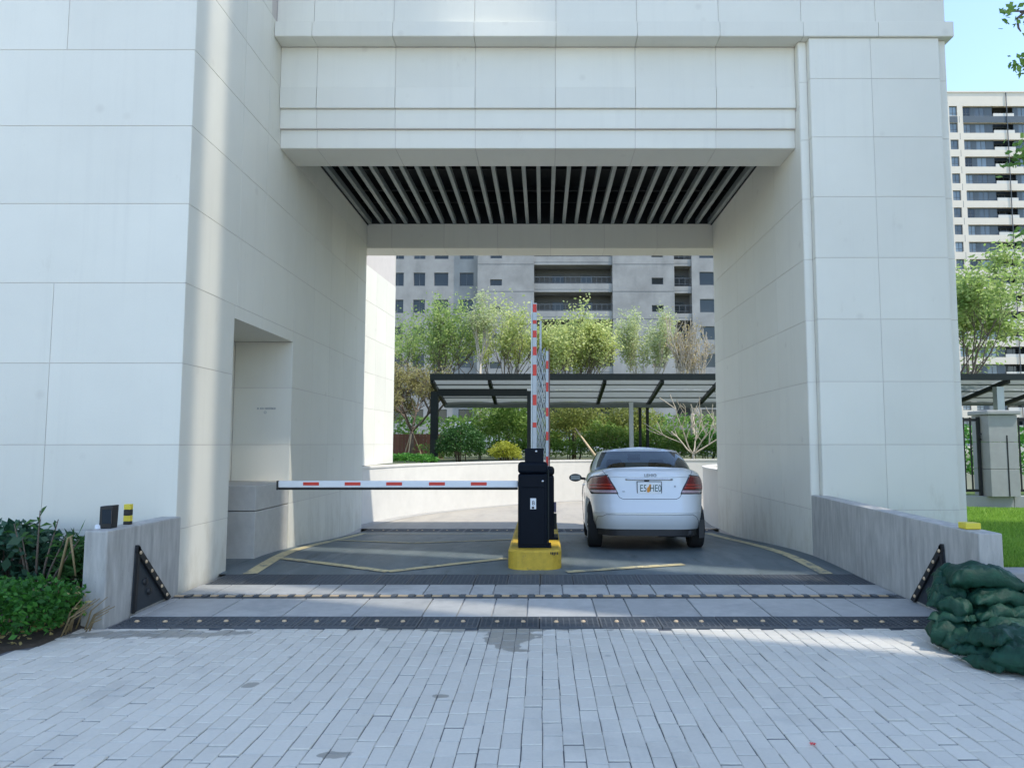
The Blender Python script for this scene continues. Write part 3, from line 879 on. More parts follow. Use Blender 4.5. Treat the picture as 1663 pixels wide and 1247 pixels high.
cab2 = empty('barrier_cabinet', (-.03, 9.85, .27), 'second dark barrier cabinet half hidden behind the front one', 'barrier cabinet', 'barrier machines')
rbox(cab2, 'body', NAVY, -.20, .145, 9.70, 10.05, .27, 1.10, .018)
rbox(cab2, 'lid', NAVY, -.205, .15, 9.695, 10.055, 1.105, 1.22, .04, 4)
rbox(cab2, 'side_box', mat('violet grey plastic', (.10, .09, .16), .5, var=.1), .146, .175, 9.74, 9.84, .62, .75, .004)
rbox(cab2, 'side_box', STEELD, .146, .18, 9.74, 9.86, .40, .60, .004)
rbox(cab2, 'base_plate', NAVY, -.22, .20, 9.68, 10.08, .2705, .30, .004)
# lowered boom
bm_ = empty('barrier_boom', (-.3, 9.08, 1.02), 'lowered white barrier boom with red blocks across the left lane', 'barrier boom')
rbox(bm_, 'boom_tube', WHITE, -3.27, -.309, 9.055, 9.105, .985, 1.068, .012, 3)
rbox(bm_, 'rubber_strip', RUBBER, -3.265, -.312, 9.06, 9.10, .958, .984, .006)
rbox(bm_, 'end_cap', BLK, -3.29, -3.2705, 9.05, 9.11, .956, 1.07, .006)
for u in (505, 572.5, 640, 709.5, 777.5):
    xc = (u - 882) / 1183 * 8.98
    rbox(bm_, 'red_block', RED, xc - .098, xc + .098, 9.0515, 9.0545, 1.012, 1.052, .001, 1)
# raised fence boom
rb = empty('barrier_boom', (-.06, 9.88, 1.1), 'raised folding fence boom with red and white rails standing upright', 'barrier boom')
def rail(x0, x1, z0, z1, y0, y1, reds):
    rbox(rb, 'rail', mat('grey white rail paint', (.45, .48, .49), .4, var=.15, scale=8), x0, x1, y0, y1, z0, z1, .006)
    for a, b in reds:
        rbox(rb, 'red_block', RED, x0 + .004, x1 - .004, y0 - .0035, y0 - .001, a, b, .001, 1)
zt = lambda v, Y: 1.52 + Y * ((sp + (cy_ - v) / f_ * cp) / (cp - (cy_ - v) / f_ * sp))
YB = 9.86
rail(-.145, -.085, 1.22, zt(492, YB), YB, YB + .04, [(zt(b, YB), zt(a, YB)) for a, b in ((494, 507), (520, 526), (537, 548), (563, 577), (592, 610), (641, 658), (686, 694))])
rail(-.05, -.02, 1.22, zt(520, YB), YB + .05, YB + .08, [])
rail(.035, .075, .62, zt(570, YB), YB, YB + .04, [(zt(b, YB), zt(a, YB)) for a, b in ((586, 599), (621, 636), (662, 676), (701, 715), (741, 756))])
rbox(rb, 'edge_profile', mat('dull red brown edging', (.14, .06, .05), .5, var=.1), .0765, .092, YB, YB + .03, .62, zt(566, YB), .003)
rbox(rb, 'edge_profile', ALU, -.165, -.1465, YB, YB + .03, 1.22, zt(488, YB), .003)
for x0 in (-.078, -.06, -.04, -.018, .0, .02):
    pts = []
    zt0 = 1.22; zt1 = zt(560, YB) - abs(x0) * .5
    k = 0; z = zt0
    while z < zt1:
        pts.append((x0 + .011 * (1 if k % 2 else -1), YB + .02 + .004 * math.sin(k), z)); z += .085 + .02 * rnd.random(); k += 1
    MB().tube(pts, .0065, 6).build('folded_bar', ALU, rb, smooth=True)
for x0 in (-.06, -.03, .003):
    pts = []; k = 0; z = 1.22
    while z < zt(575, YB):
        pts.append((x0 + .013 * (-1 if k % 2 else 1), YB + .03, z)); z += .10 + .03 * rnd.random(); k += 1
    MB().tube(pts, .005, 6).build('folded_bar', GFRAME, rb, smooth=True)
rbox(rb, 'pivot_bracket', NAVY, -.17, .0, YB - .01, YB + .06, 1.18, 1.235, .006)
# ------------------------------------------------------------------ sandbags
def sandbag(label, c, size, rot, seed):
    """filled sack: pillow outline with pinched corners, a side seam, gathers and slumped belly"""
    L, W, Hh = [q * .94 for q in size]
    rs = random.Random(seed); ox = rs.uniform(0, 50); nu, nv = 34, 22
    mb = MB(); idx = {}
    def pt(i, j, sg):
        u = -1 + 2 * i / nu; v = -1 + 2 * j / nv
        u = math.copysign(abs(u) ** .8, u); v = math.copysign(abs(v) ** .8, v)
        th = (max(0, 1 - abs(u) ** 3.2) * max(0, 1 - abs(v) ** 3.2)) ** .42
        x = u * L / 2 * (1 + .10 * v * v); y = v * W / 2 * (1 + .09 * u * u)
        z = sg * Hh / 2 * th * (1 if sg > 0 else .8)
        q = Vector((x * 8 + ox, y * 8 - ox, sg * 3 + z * 6))
        a = math.atan2(v, u); r = max(abs(u), abs(v))
        d = .030 * noise.noise(q) + .016 * noise.noise(q * 2.2)
        # ridged creases: sharp valleys, more of them toward the ends
        for k, (fr, am) in enumerate(((5.0, .030), (9.0, .016))):
            rn = abs(noise.noise(Vector((x * fr + ox * (k + 1), y * fr * 1.6, sg * 5 + k * 9))))
            d -= am * max(0, 1 - rn * 9)
        d -= .012 * r * r * abs(math.sin(a * 7 + ox + 2.5 * noise.noise(q * .7))) 
        d *= min(1, Hh / .14)
        edge = 1 if th > 0 else 0
        z += sg * d * edge * min(1, th * 2)
        # limp rim waves up and down
        z += .018 * noise.noise(Vector((u * 3 + ox, v * 3, 1))) * r ** 3 - .045 * (u * u) * (L / .5)
        return (x, y, z)
    for sg in (1, -1):
        for j in range(nv + 1):
            for i in range(nu + 1):
                rim = i in (0, nu) or j in (0, nv)
                if sg < 0 and rim: idx[(i, j, sg)] = idx[(i, j, 1)]; continue
                idx[(i, j, sg)] = len(mb.v); mb.v.append(pt(i, j, sg))
        for j in range(nv):
            for i in range(nu):
                f = (idx[(i, j, sg)], idx[(i + 1, j, sg)], idx[(i + 1, j + 1, sg)], idx[(i, j + 1, sg)])
                mb.f.append(f if sg > 0 else f[::-1])
    me = mb.mesh('sandbag', BAGM, True)
    o = bpy.data.objects.new('sandbag', me); COL.objects.link(o)
    o.location = c; o.rotation_euler = rot
    tag(o, label, 'sandbag', 'green sandbags stacked at the right wall end')
    return o
bags = [
    ('green sandbag on the very top of the stack', (3.37, 5.78, .50), (.56, .40, .22), (.0, .06, -.12)),
    ('green sandbag second from the top of the stack', (3.43, 5.72, .365), (.52, .40, .17), (.0, .05, .08)),
    ('long green sandbag third from the top, touching the right picture edge', (3.43, 5.66, .262), (.58, .40, .18), (.02, .06, .10)),
    ('green sandbag end drooping left, just under the topmost bag', (3.16, 5.82, .40), (.30, .28, .22), (.15, -.5, .9)),
    ('narrow green sandbag corner at the left edge, halfway up the stack', (3.10, 5.78, .32), (.24, .28, .17), (.1, -.3, 1.1)),
    ('small folded green sandbag corner between the left and middle bags', (3.10, 5.62, .285), (.20, .22, .15), (.1, .25, .6)),
    ('flattened green sandbag flap on the left side, above the bulging corner bag', (3.08, 5.64, .212), (.30, .32, .13), (-.1, .2, .9)),
    ('bulging green sandbag at the bottom left corner of the stack', (3.05, 5.60, .10), (.32, .36, .26), (.15, .10, 1.2)),
    ('large slumped green sandbag in the middle of the lower stack', (3.31, 5.52, .165), (.58, .40, .20), (-.15, -.06, .12)),
    ('squat green sandbag at the bottom centre, right of the corner bag', (3.10, 5.43, .085), (.30, .34, .22), (-.05, .10, .7)),
    ('pale topped green sandbag lying forward on the lower front bags', (3.17, 5.20, .175), (.46, .36, .19), (-.18, .12, .28)),
    ('green sandbag in front under the pale topped one', (3.06, 5.24, .085), (.34, .32, .16), (-.05, .10, .5)),
    ('small green sandbag lowest at the front, lying on the pavers', (3.02, 5.08, .055), (.26, .28, .12), (.0, .03, .4)),
    ('upright green sandbag cut by the right picture edge at the bottom', (3.15, 4.97, .10), (.30, .34, .24), (.08, .10, .9)),
]
def at(u, v, Y):
    x = (u - cx_) / f_; y = (cy_ - v) / f_
    k = Y / (cp - y * sp)
    return Vector((x * k, Y, 1.52 + (sp + y * cp) * k))
for i, (lb, c, size, rot) in enumerate(bags):
    sandbag(lb, (c[0] + .035, c[1], c[2]), size, rot, 11 + i)
sandbag('green sandbag at the back of the stack against the low grey wall', (3.62, 5.62, .14), (.46, .50, .27), (0, 0, .3), 41)
# ------------------------------------------------------------------ car
def build_car():
    car = empty('sedan_car', (1.57, 12.37, -.095), 'white four-door sedan seen from behind, waiting in the right lane', 'car', rot=(-.062, 0, R(-2.2)))
    # local frame: y forward, tail at -2.2, nose at 2.2
    HW = .905
    def sm(a, b, t):
        t = max(0, min(1, (t - a) / (b - a))); return t * t * (3 - 2 * t)
    def ztop(y):
        # shoulder / deck height along the car
        z = 1.125
        z -= .055 * (1 - sm(-2.25, -1.2, y)) * .0
        z += .02 * sm(-2.2, -2.05, y) * (1 - sm(-2.05, -1.4, y))
        z -= .16 * sm(.7, 1.6, y) + .20 * sm(1.5, 2.2, y)
        return z
    RA, FA, RW = -1.32, 1.30, .325
    def zlow(y):
        z = .20 + .10 * (1 - sm(-1.75, -1.5, y)) + .03 * sm(1.7, 2.2, y)
        for a in (RA, FA):
            d = abs(y - a)
            if d < RW + .045: z = max(z, .02 + math.sqrt(max(0, (RW + .045) ** 2 - d * d)) + RW * .96 - .02)
        return z
    levels = [0, .06, .14, .22, .30, .38, .46, .54, .62, .70, .78, .85, .91, .955, .985, 1.0]
    def wid(k):      # half width factor by level
        pts = [(0, .935), (.14, .975), (.35, .995), (.55, 1.0), (.75, .985), (.9, .955), (.97, .92), (1, .885)]
        for (a, wa), (b, wb) in zip(pts, pts[1:]):
            if k <= b: return wa + (wb - wa) * (k - a) / (b - a)
        return pts[-1][1]
    def rear(k):
        pts = [(0, -2.10), (.10, -2.165), (.22, -2.195), (.30, -2.20), (.36, -2.165), (.46, -2.15), (.60, -2.125), (.78, -2.10), (.86, -2.10), (.93, -2.09), (.97, -2.06), (1, -2.0)]
        for (a, wa), (b, wb) in zip(pts, pts[1:]):
            if k <= b: return wa + (wb - wa) * (k - a) / (b - a)
        return pts[-1][1]
    def front(k):
        pts = [(0, 2.08), (.2, 2.18), (.5, 2.2), (.8, 2.14), (1, 1.98)]
        for (a, wa), (b, wb) in zip(pts, pts[1:]):
            if k <= b: return wa + (wb - wa) * (k - a) / (b - a)
        return pts[-1][1]
    # outline samples: dense along the sides
    outl = []
    N = 60
    for i in range(N + 1):       # right side from tail centre to nose centre, param by angle with superellipse
        t = math.pi * i / N
        outl.append((math.sin(t), -math.cos(t)))
    def plan(sx, cy, k):
        p = .36
        x = math.copysign(abs(sx) ** p, sx); 
        yy = math.copysign(abs(cy) ** (.52), cy)
        ye = rear(k) if yy < 0 else front(k)
        w = HW * wid(k)
        y = abs(ye) * yy
        # tail and nose taper in plan
        w *= 1 - .07 * sm(1.1, 2.2, abs(y)) 
        # gentle bow of the tail
        return x * w, y
    prof = []
    M = len(outl)
    full = [(s, c) for s, c in outl] + [(-s, c) for s, c in reversed(outl[1:-1])]
    n = len(full)
    mb = MB(); vs = []
    for k in levels:
        for s, c in full:
            x, y = plan(s, c, k)
            zl, zt_ = zlow(y), ztop(y)
            vs.append((x, y, zl + (zt_ - zl) * k))
    fs = []
    for j in range(len(levels) - 1):
        for i in range(n):
            fs.append((j * n + i, j * n + (i + 1) % n, (j + 1) * n + (i + 1) % n, (j + 1) * n + i))
    # deck: rings shrinking in x at constant y
    base = (len(levels) - 1) * n
    prev = list(range(base, base + n))
    for s in (.94, .82, .6, .3, .0):
        cur = []
        for i in range(n):
            x, y, z = vs[base + i]
            cr = .014 * (1 - s * s)
            cur.append(len(vs)); vs.append((x * s, y, z + cr + .012 * (1 - (1 - s) ** 8 * 0)))
        for i in range(n):
            fs.append((prev[i], prev[(i + 1) % n], cur[(i + 1) % n], cur[i]))
        prev = cur
    mb.add(vs, fs)
    me = mb.mesh('body', PAINT, True)
    bm = bmesh.new(); bm.from_mesh(me); bmesh.ops.remove_doubles(bm, verts=bm.verts, dist=.0008)
    bmesh.ops.recalc_face_normals(bm, faces=bm.faces)
    bvh = BVHTree.FromBMesh(bm)
    bm.to_mesh(me); bm.free()
    me.polygons.foreach_set('use_smooth', [True] * len(me.polygons))
    body = link(bpy.data.objects.new('body', me), car)
    # greenhouse -----------------------------------------------------------
    gN = 72; gl = 12
    def gplan(t, k):
        sx, cy = math.sin(t), -math.cos(t)
        x = math.copysign(abs(sx) ** .42, sx); y = math.copysign(abs(cy) ** .55, cy)
        e = k ** 1.15
        w = .80 * (1 - e) + .655 * e
        w += .03 * math.sin(math.pi * k)
        yr = -1.60 * (1 - k) + -.72 * k - .07 * math.sin(math.pi * k); yf = 1.12 * (1 - k) + .20 * k
        yy = y * (abs(yr) if y < 0 else yf)
        return x * w, yy
    gv = []; 
    for j in range(gl + 1):
        k = j / gl
        for i in range(gN):
            t = 2 * math.pi * i / gN
            x, y = gplan(t, k)
            zb = ztop(y) + .0
            zr = 1.50 - .035 * ((y + .25) / 1.0) ** 2 - .03 * (abs(x) / .66) ** 4
            gv.append((x, y, (zb - .02) * (1 - k) + zr * k))
    pf, rear_f, wind_f, left_f, right_f = [], [], [], [], []
    for j in range(gl):
        for i in range(gN):
            f = (j * gN + i, j * gN + (i + 1) % gN, (j + 1) * gN + (i + 1) % gN, (j + 1) * gN + i)
            t = 2 * math.pi * (i + .5) / gN
            kk = (j + .5) / gl
            c = [sum(gv[q][a] for q in f) / 4 for a in range(3)]
            glass = None
            if 1 <= j <= gl - 2:
                aX = abs(c[0]); 
                w = .80 * (1 - kk) + .655 * kk
                if c[1] < -.62 and aX < w - .055 and (abs(math.sin(t)) < .93 ** (1 / .42) + .0): 
                    if abs(math.sin(t)) ** .42 < .94: glass = rear_f
                if c[1] > .15 and abs(math.sin(t)) ** .42 < .94: glass = wind_f
                if abs(math.sin(t)) ** .42 > .972 and -1.05 + .45 * kk < c[1] < .78 - .62 * kk and not (-.06 < c[1] < .06) and 1 <= j <= gl - 2:
                    glass = left_f if c[0] < 0 else right_f
            (glass if glass is not None else pf).append(f)
    # roof cap
    base = gl * gN; prev = list(range(base, base + gN)); 
    for s in (.9, .7, .4, .0):
        cur = []
        for i in range(gN):
            x, y, z = gv[base + i]; cur.append(len(gv)); gv.append((x * s, y, z + .035 * (1 - s * s)))
        for i in range(gN): pf.append((prev[i], prev[(i + 1) % gN], cur[(i + 1) % gN], cur[i]))
        prev = cur
    def sub(faces, name, m):
        used = sorted({q for f in faces for q in f}); mp = {q: i for i, q in enumerate(used)}
        mb = MB().add([gv[q] for q in used], [tuple(mp[q] for q in f) for f in faces])
        me = mb.mesh(name, m, True, fix=True)
        bm = bmesh.new(); bm.from_mesh(me); bmesh.ops.remove_doubles(bm, verts=bm.verts, dist=.0008); bm.to_mesh(me); bm.free()
        return link(bpy.data.objects.new(name, me), car)
    sub(pf, 'roof', PAINT); sub(rear_f, 'rear_window', CGLASS); sub(wind_f, 'windscreen', CGLASS)
    sub(left_f, 'side_window', CGLASS); sub(right_f, 'side_window', CGLASS)
    # black surround of the rear window
    # interior
    bevel(MB().box(-.66, .66, -1.46, -.95, 1.02, 1.13).build('parcel_shelf', SEATM, car, world=False), .02)
    bevel(MB().box(-.62, .62, -.95, -.70, .55, 1.17).build('rear_bench', SEATM, car, world=False), .05, 3)
    for sx in (-.36, .36):
        s = bevel(MB().box(sx - .23, sx + .23, .05, .2, .5, 1.16).build('front_seat', SEATM, car, world=False), .05, 3)
        bevel(MB().box(sx - .13, sx + .13, .06, .16, 1.17, 1.36).build('headrest', SEATM, s, world=False), .04, 3)
        bevel(MB().box(sx - .12, sx + .12, -.92, -.82, 1.17, 1.27).build('headrest', SEATM, car, world=False), .03, 3)
    bevel(MB().box(-.7, .7, .75, 1.1, .6, 1.08).build('dashboard', SEATM, car, world=False), .05, 3)
    bevel(MB().box(-.11, .11, .33, .36, 1.36, 1.42).build('rear_view_mirror', BLK, car, world=False), .01)
    bevel(MB().box(-.12, .12, -1.42, -1.34, 1.135, 1.165).build('high_brake_lamp', LENSB, car, world=False), .006)
    MB().box(-.66, .66, -1.80, 1.8, .24, .62).build('underbody', BLK, car, world=False)
    vp = [(x * .965, y * .985) for x, y in (plan(a, b, .03) for a, b in full) if y < -1.68]
    vp = sorted([p for p in vp if p[0] < 0], key=lambda p: -p[1]) + sorted([p for p in vp if p[0] >= 0], key=lambda p: p[1])
    MB().prism(vp, .21, .40).build('rear_valance', TRIMB, car, world=False, fix=True)
    MB().tube([(.35, -2.02, .25), (.35, -1.5, .27)], .045, 10).build('exhaust', ALU, car, world=False, smooth=True)
    bevel(MB().box(.1, .62, -2.0, -1.62, .19, .3).build('silencer', BLK, car, world=False), .04, 2)
    # projected patches ---------------------------------------------------
    def hit(x, z, y0=-4, d=(0, 1, 0)):
        h = bvh.ray_cast(Vector((x, y0, z)), Vector(d)); return h[0], h[1]
    def patch(name, m, edge_l, edge_r, parent, off=.004, nu=16, nv=10, skirt=.02):
        """edge_l, edge_r: lists of (x, z) from top to bottom; surface between them laid on the tail"""
        def ev(E, t):
            t *= len(E) - 1; i = min(int(t), len(E) - 2); q = t - i
            return E[i][0] + (E[i + 1][0] - E[i][0]) * q, E[i][1] + (E[i + 1][1] - E[i][1]) * q
        G = []
        for j in range(nv + 1):
            a, b = ev(edge_l, j / nv), ev(edge_r, j / nv)
            row = []
            for i in range(nu + 1):
                t = i / nu; x = a[0] + (b[0] - a[0]) * t; z = a[1] + (b[1] - a[1]) * t
                p, nn = hit(x, z)
                if p is None: p, nn = Vector((x, -1.9, z)), Vector((0, -1, 0))
                if nn.y > 0: nn = -nn
                row.append((p + nn * off, p - nn * skirt))
            G.append(row)
        mb = MB(); vs = [q[0] for r in G for q in r]; w = nu + 1
        fs = [(j * w + i, j * w + i + 1, (j + 1) * w + i + 1, (j + 1) * w + i) for j in range(nv) for i in range(nu)]
        border = [(0, i) for i in range(nu + 1)] + [(j, nu) for j in range(1, nv + 1)] + [(nv, i) for i in range(nu - 1, -1, -1)] + [(j, 0) for j in range(nv - 1, 0, -1)]
        b0 = len(vs); vs += [G[j][i][1] for j, i in border]
        nb = len(border)
        for q in range(nb):
            j, i = border[q]; j2, i2 = border[(q + 1) % nb]
            fs.append((j * w + i, j2 * w + i2, b0 + (q + 1) % nb, b0 + q))
        mb.add(vs, fs)
        o = mb.build(name, m, parent, True, world=False, fix=True)
        return o
    for s in (-1, 1):
        inner = [(s * .585, 1.045), (s * .545, .97), (s * .49, .88), (s * .465, .845)]
        outer = [(s * .79, 1.03), (s * .835, .98), (s * .845, .90), (s * .825, .845)]
        patch('lamp_bezel', SEAM, [(s * .575, 1.058), (s * .53, .97), (s * .475, .88), (s * .432, .788)], [(s * .80, 1.043), (s * .848, .98), (s * .856, .90), (s * .80, .788)], car, .005, skirt=.02)
        lamp = patch('tail_lamp', LENS, inner, outer, car, .010, skirt=.03)
        patch('reversing_lens', LENSW, [(s * .462, .84), (s * .45, .80)], [(s * .82, .84), (s * .76, .80)], lamp, .010, 14, 4, skirt=.03)
        patch('lamp_stripe', LENSB, [(s * .525, .925), (s * .515, .905)], [(s * .82, .925), (s * .82, .905)], lamp, .013, 12, 2)
        patch('lamp_stripe', LENSB, [(s * .50, .885), (s * .49, .865)], [(s * .825, .885), (s * .825, .865)], lamp, .013, 12, 2)
    def seam(pts, w=.007, name='panel_gap', m=SEAM, off=.0018, parent=car):
        P = []
        for (a, b) in zip(pts, pts[1:]):
            k = max(2, int(math.hypot(a[0] - b[0], a[1] - b[1]) / .03))
            for i in range(k): P.append((a[0] + (b[0] - a[0]) * i / k, a[1] + (b[1] - a[1]) * i / k))
        P.append(pts[-1])
        Q = []
        for x, z in P:
            p, nn = hit(x, z)
            if p is None: continue
            if nn.y > 0: nn = -nn
            Q.append(p + nn * off)
        if len(Q) > 2: MB().tube(Q, w / 2, 5).build(name, m, parent, True, world=False)
    seam([(-.66, 1.14), (-.60, 1.06), (-.545, .97), (-.49, .88), (-.45, .79), (-.42, .74), (-.37, .718), (.37, .718), (.42, .74), (.45, .79), (.49, .88), (.545, .97), (.60, 1.06), (.66, 1.14)])
    seam([(-.72, .47), (-.66, .475), (-.60, .505), (.60, .505), (.66, .475), (.72, .40), (.735, .35)], .006)
    seam([(-.72, .47), (-.75, .35)], .006)
    seam([(-.86, .545), (-.7, .535), (0, .53), (.7, .535), (.86, .545)], .010, 'bumper_crease', PAINT, .002)
    seam([(-.62, 1.035), (-.3, 1.02), (0, 1.018), (.3, 1.02), (.62, 1.035)], .012, 'lid_crease', PAINT, .002)
    patch('chrome_strip', CHROME, [(-.33, 1.0), (-.33, .98)], [(.33, 1.0), (.33, .98)], car, .012, 16, 2)
    def py(z): return hit(0, z)[0].y
    yb = py(.87) - .016
    bevel(MB().box(-.175, .175, yb + .004, yb + .02, .78, .965).build('plate_frame', TRIMB, car, world=False), .004)
    pl = bevel(MB().box(-.165, .165, yb, yb + .016, .79, .955).build('number_plate', WHITE, car, world=False), .004)
    def plate_txt(t, x, sx=1.):
        o = text_part(t, pl, LETTER, (x, yb - .001, .823), .135, sx=sx, name='plate_lettering')
    plate_txt('E5', -.085, .75); plate_txt('HE0', .085, .72)
    MB().prism([(-.03, -.055), (.0, -.06), (.028, -.02), (.03, .05), (.008, .055), (-.006, .02), (-.028, .0)], 0, .0012).build('plate_print', ORANGE, pl, world=False)
    o = pl.children[-1]; o.rotation_euler = (R(90), 0, 0); o.location = (-.005, yb - .0004, .87)
    bevel(MB().box(-.07, .0, yb - .004, yb + .01, .962, .985).build('plate_light', BLK, car, world=False), .004)
    ye = py(1.045) - .006
    em = text_part('LEHIO', car, DCHROME, (.02, ye, 1.028), .062, ext=.003, name='boot_emblem')
    text_part('a', car, DCHROME, (.36, py(.90) - .004, .885), .05, ext=.002, name='boot_badge')
    text_part('mn', car, DCHROME, (-.36, py(.83) - .004, .815), .03, ext=.002, name='boot_badge')
    # wheels
    for a in (RA, FA):
        for s in (-1, 1):
            w = empty('wheel', (0, 0, 0)); w.parent = car; w.location = (s * .745, a, RW)
            if a == FA: w.rotation_euler = (0, 0, R(-4))
            MB().lathe([(.20, -.10), (.27, -.108), (RW - .018, -.10), (RW - .004, -.08), (RW, -.03), (RW, .03), (RW - .004, .08), (RW - .018, .10), (.27, .108), (.20, .10)], 40, axis='x').build('tyre', RUBBER, w, True, world=False)
            rim = MB().lathe([(.205, -.09), (.19, -.07), (.05, -.06), (.05, .06), (.19, .07), (.205, .09)], 28, axis='x')
            for q in range(7):
                an = 2 * math.pi * q / 7
                rim.tube([(s * .085, .04 * math.cos(an), .04 * math.sin(an)), (s * .095, .19 * math.cos(an), .19 * math.sin(an))], .018, 5)
            rim.build('rim', ALU, w, world=False)
    # mud flap, mirrors, handles
    for s in (-1, 1):
        g = MB(); 
        for j in range(9):
            ph = math.pi * j / 8 - math.pi / 2
            for i in range(16):
                t = 2 * math.pi * i / 16
                g.v.append((s * 1.02 + .115 * math.cos(ph) * math.cos(t), .62 + .06 * math.cos(ph) * math.sin(t), 1.06 + .07 * math.sin(ph)))
        for j in range(8):
            for i in range(16): g.f.append((j * 16 + i, j * 16 + (i + 1) % 16, (j + 1) * 16 + (i + 1) % 16, (j + 1) * 16 + i))
        mir = g.build('door_mirror', BLK, car, True, world=False)
        MB().tube([(s * .82, .64, 1.04), (s * .95, .63, 1.05)], .022, 8).build('mirror_arm', BLK, mir, True, world=False)
        MB().box(s * 1.02 - .085, s * 1.02 + .085, .555, .558, 1.02, 1.10).build('mirror_glass', mat('mirror glass', (.16, .19, .22), .1, var=.3, scale=20), mir, world=False)
        for yy in (-.72, .2):
            h = bvh.ray_cast(Vector((s * 3, yy, .93)), Vector((-s, 0, 0)))[0]
            bevel(MB().box(h.x - .02, h.x + .02, yy - .09, yy + .09, .915, .945).build('door_handle', PAINT, car, world=False), .01)
        for yy in (-1.0, .02, .95):
            Q = []
            for k in range(12):
                z = .34 + .7 * k / 11
                h = bvh.ray_cast(Vector((s * 3, yy - (.12 if yy < -.5 and z < .7 else 0), z)), Vector((-s, 0, 0)))
                if h[0] is not None: Q.append(h[0] + h[1] * .001)
            if len(Q) > 3: MB().tube(Q, .0035, 5).build('panel_gap', SEAM, car, world=False)
    bevel(MB().box(.74, .82, -1.72, -1.70, .16, .42).build('mud_flap', BLK, car, world=False), .004)
    return car
build_car()
# ------------------------------------------------------------------ vegetation
def leaf_quads(mb, P, size, rg, asp=.5, droop=0.):
    for p in P:
        a = Vector((rg.gauss(0, 1), rg.gauss(0, 1), rg.gauss(0, .7) - droop)).normalized()
        b = a.cross(Vector((rg.gauss(0, 1), rg.gauss(0, 1), rg.gauss(0, 1)))).normalized()
        s = size * rg.uniform(.6, 1.35)
        p = Vector(p)
        n = len(mb.v)
        mb.v += [tuple(p), tuple(p + a * s * .5 + b * s * asp * .5), tuple(p + a * s), tuple(p + a * s * .5 - b * s * asp * .5)]
        mb.f.append((n, n + 1, n + 2, n + 3))
def grow(rg, p, d, length, r, depth, segs, tips, spread=.6, up=.15, kids=(2, 4), shrink=.68, taper=.62):
    pts = [Vector(p)]; rad = [r]; d = Vector(d).normalized()
    k = 4
    for i in range(k):
        d = (d + Vector((rg.gauss(0, .12), rg.gauss(0, .12), rg.gauss(0, .08) + up * .25))).normalized()
        pts.append(pts[-1] + d * length / k); rad.append(r * (1 - (1 - taper) * (i + 1) / k))
    segs.append((pts, rad, depth))
    if depth == 0:
        tips += [pts[-1], pts[-2], pts[-3]]; return
    for c in range(rg.randint(*kids)):
        i = rg.randint(2, k)
        a = rg.uniform(0, 2 * math.pi); q = d.orthogonal().normalized(); q.rotate(Matrix.Rotation(a, 3, d))
        nd = (d * 1.0 + q * spread * rg.uniform(.7, 1.4) + Vector((0, 0, up))).normalized()
        grow(rg, pts[i], nd, length * shrink * rg.uniform(.8, 1.2), rad[i] * .7, depth - 1, segs, tips, spread, up, kids, shrink, taper)
def tree(name, label, base, trunk_h, crown_w, crown_h, leafm, barkm=BARK, r=.06, nleaf=20, leaf=.10, clump=.22, depth=4, seed=1, spread=.6, up=.15, kids=(2, 4), group=None, cat='tree', droop=0., asp=.5, stakes=False, lean=(0, 0), twig_r=None, plume=0.):
    rg = random.Random(seed)
    e = empty(name, base, label, cat, group)
    segs, tips = [], []
    top = Vector((lean[0], lean[1], trunk_h))
    nb = rg.randint(4, 6)
    for i in range(nb):
        a = 2 * math.pi * i / nb + rg.uniform(-.3, .3)
        grow(rg, top, (math.cos(a) * spread * 1.1, math.sin(a) * spread * 1.1, 1), 1, r * .6, depth - 1, segs, tips, spread, up, kids)
    lo = [min(t[i] for t in tips) for i in range(3)]; hi = [max(t[i] for t in tips) for i in range(3)]
    z0 = top.z
    sc = [crown_w / max(.01, hi[0] - lo[0]), crown_w / max(.01, hi[1] - lo[1]), crown_h / max(.01, hi[2] - z0)]
    def tf(p): return Vector((top.x + (p.x - top.x) * sc[0], top.y + (p.y - top.y) * sc[1], z0 + (p.z - z0) * sc[2]))
    mb = MB()
    mb.tube([(0, 0, -.15), (lean[0] * .4, lean[1] * .4, trunk_h * .5), tuple(top)], [r * 1.25, r, r * .85], 8)
    for pts, rad, dp in segs:
        mb.tube([tf(p) for p in pts], [max(q, .006) if twig_r is None else max(q, twig_r) for q in rad], 5 if dp > 1 else 4, cap=False)
    mb.build('trunk', barkm, e, True, world=False)
    if nleaf:
        lb = MB(); P = []
        for t in tips:
            t = tf(t)
            for k in range(nleaf):
                P.append(t + Vector((rg.gauss(0, clump), rg.gauss(0, clump), rg.gauss(0, clump * .8) + plume * (rg.random() ** 1.5))))
        leaf_quads(lb, P, leaf, rg, asp, droop)
        lb.build('crown', leafm, e, world=False)
    if stakes:
        for k in range(3):
            a = 2 * math.pi * k / 3 + .4
            MB().tube([(math.cos(a) * .55, math.sin(a) * .55, -.1), (math.cos(a) * .06, math.sin(a) * .06, min(trunk_h, 1.1))], .025, 6).build('stake', STAKE, e, world=False)
    return e
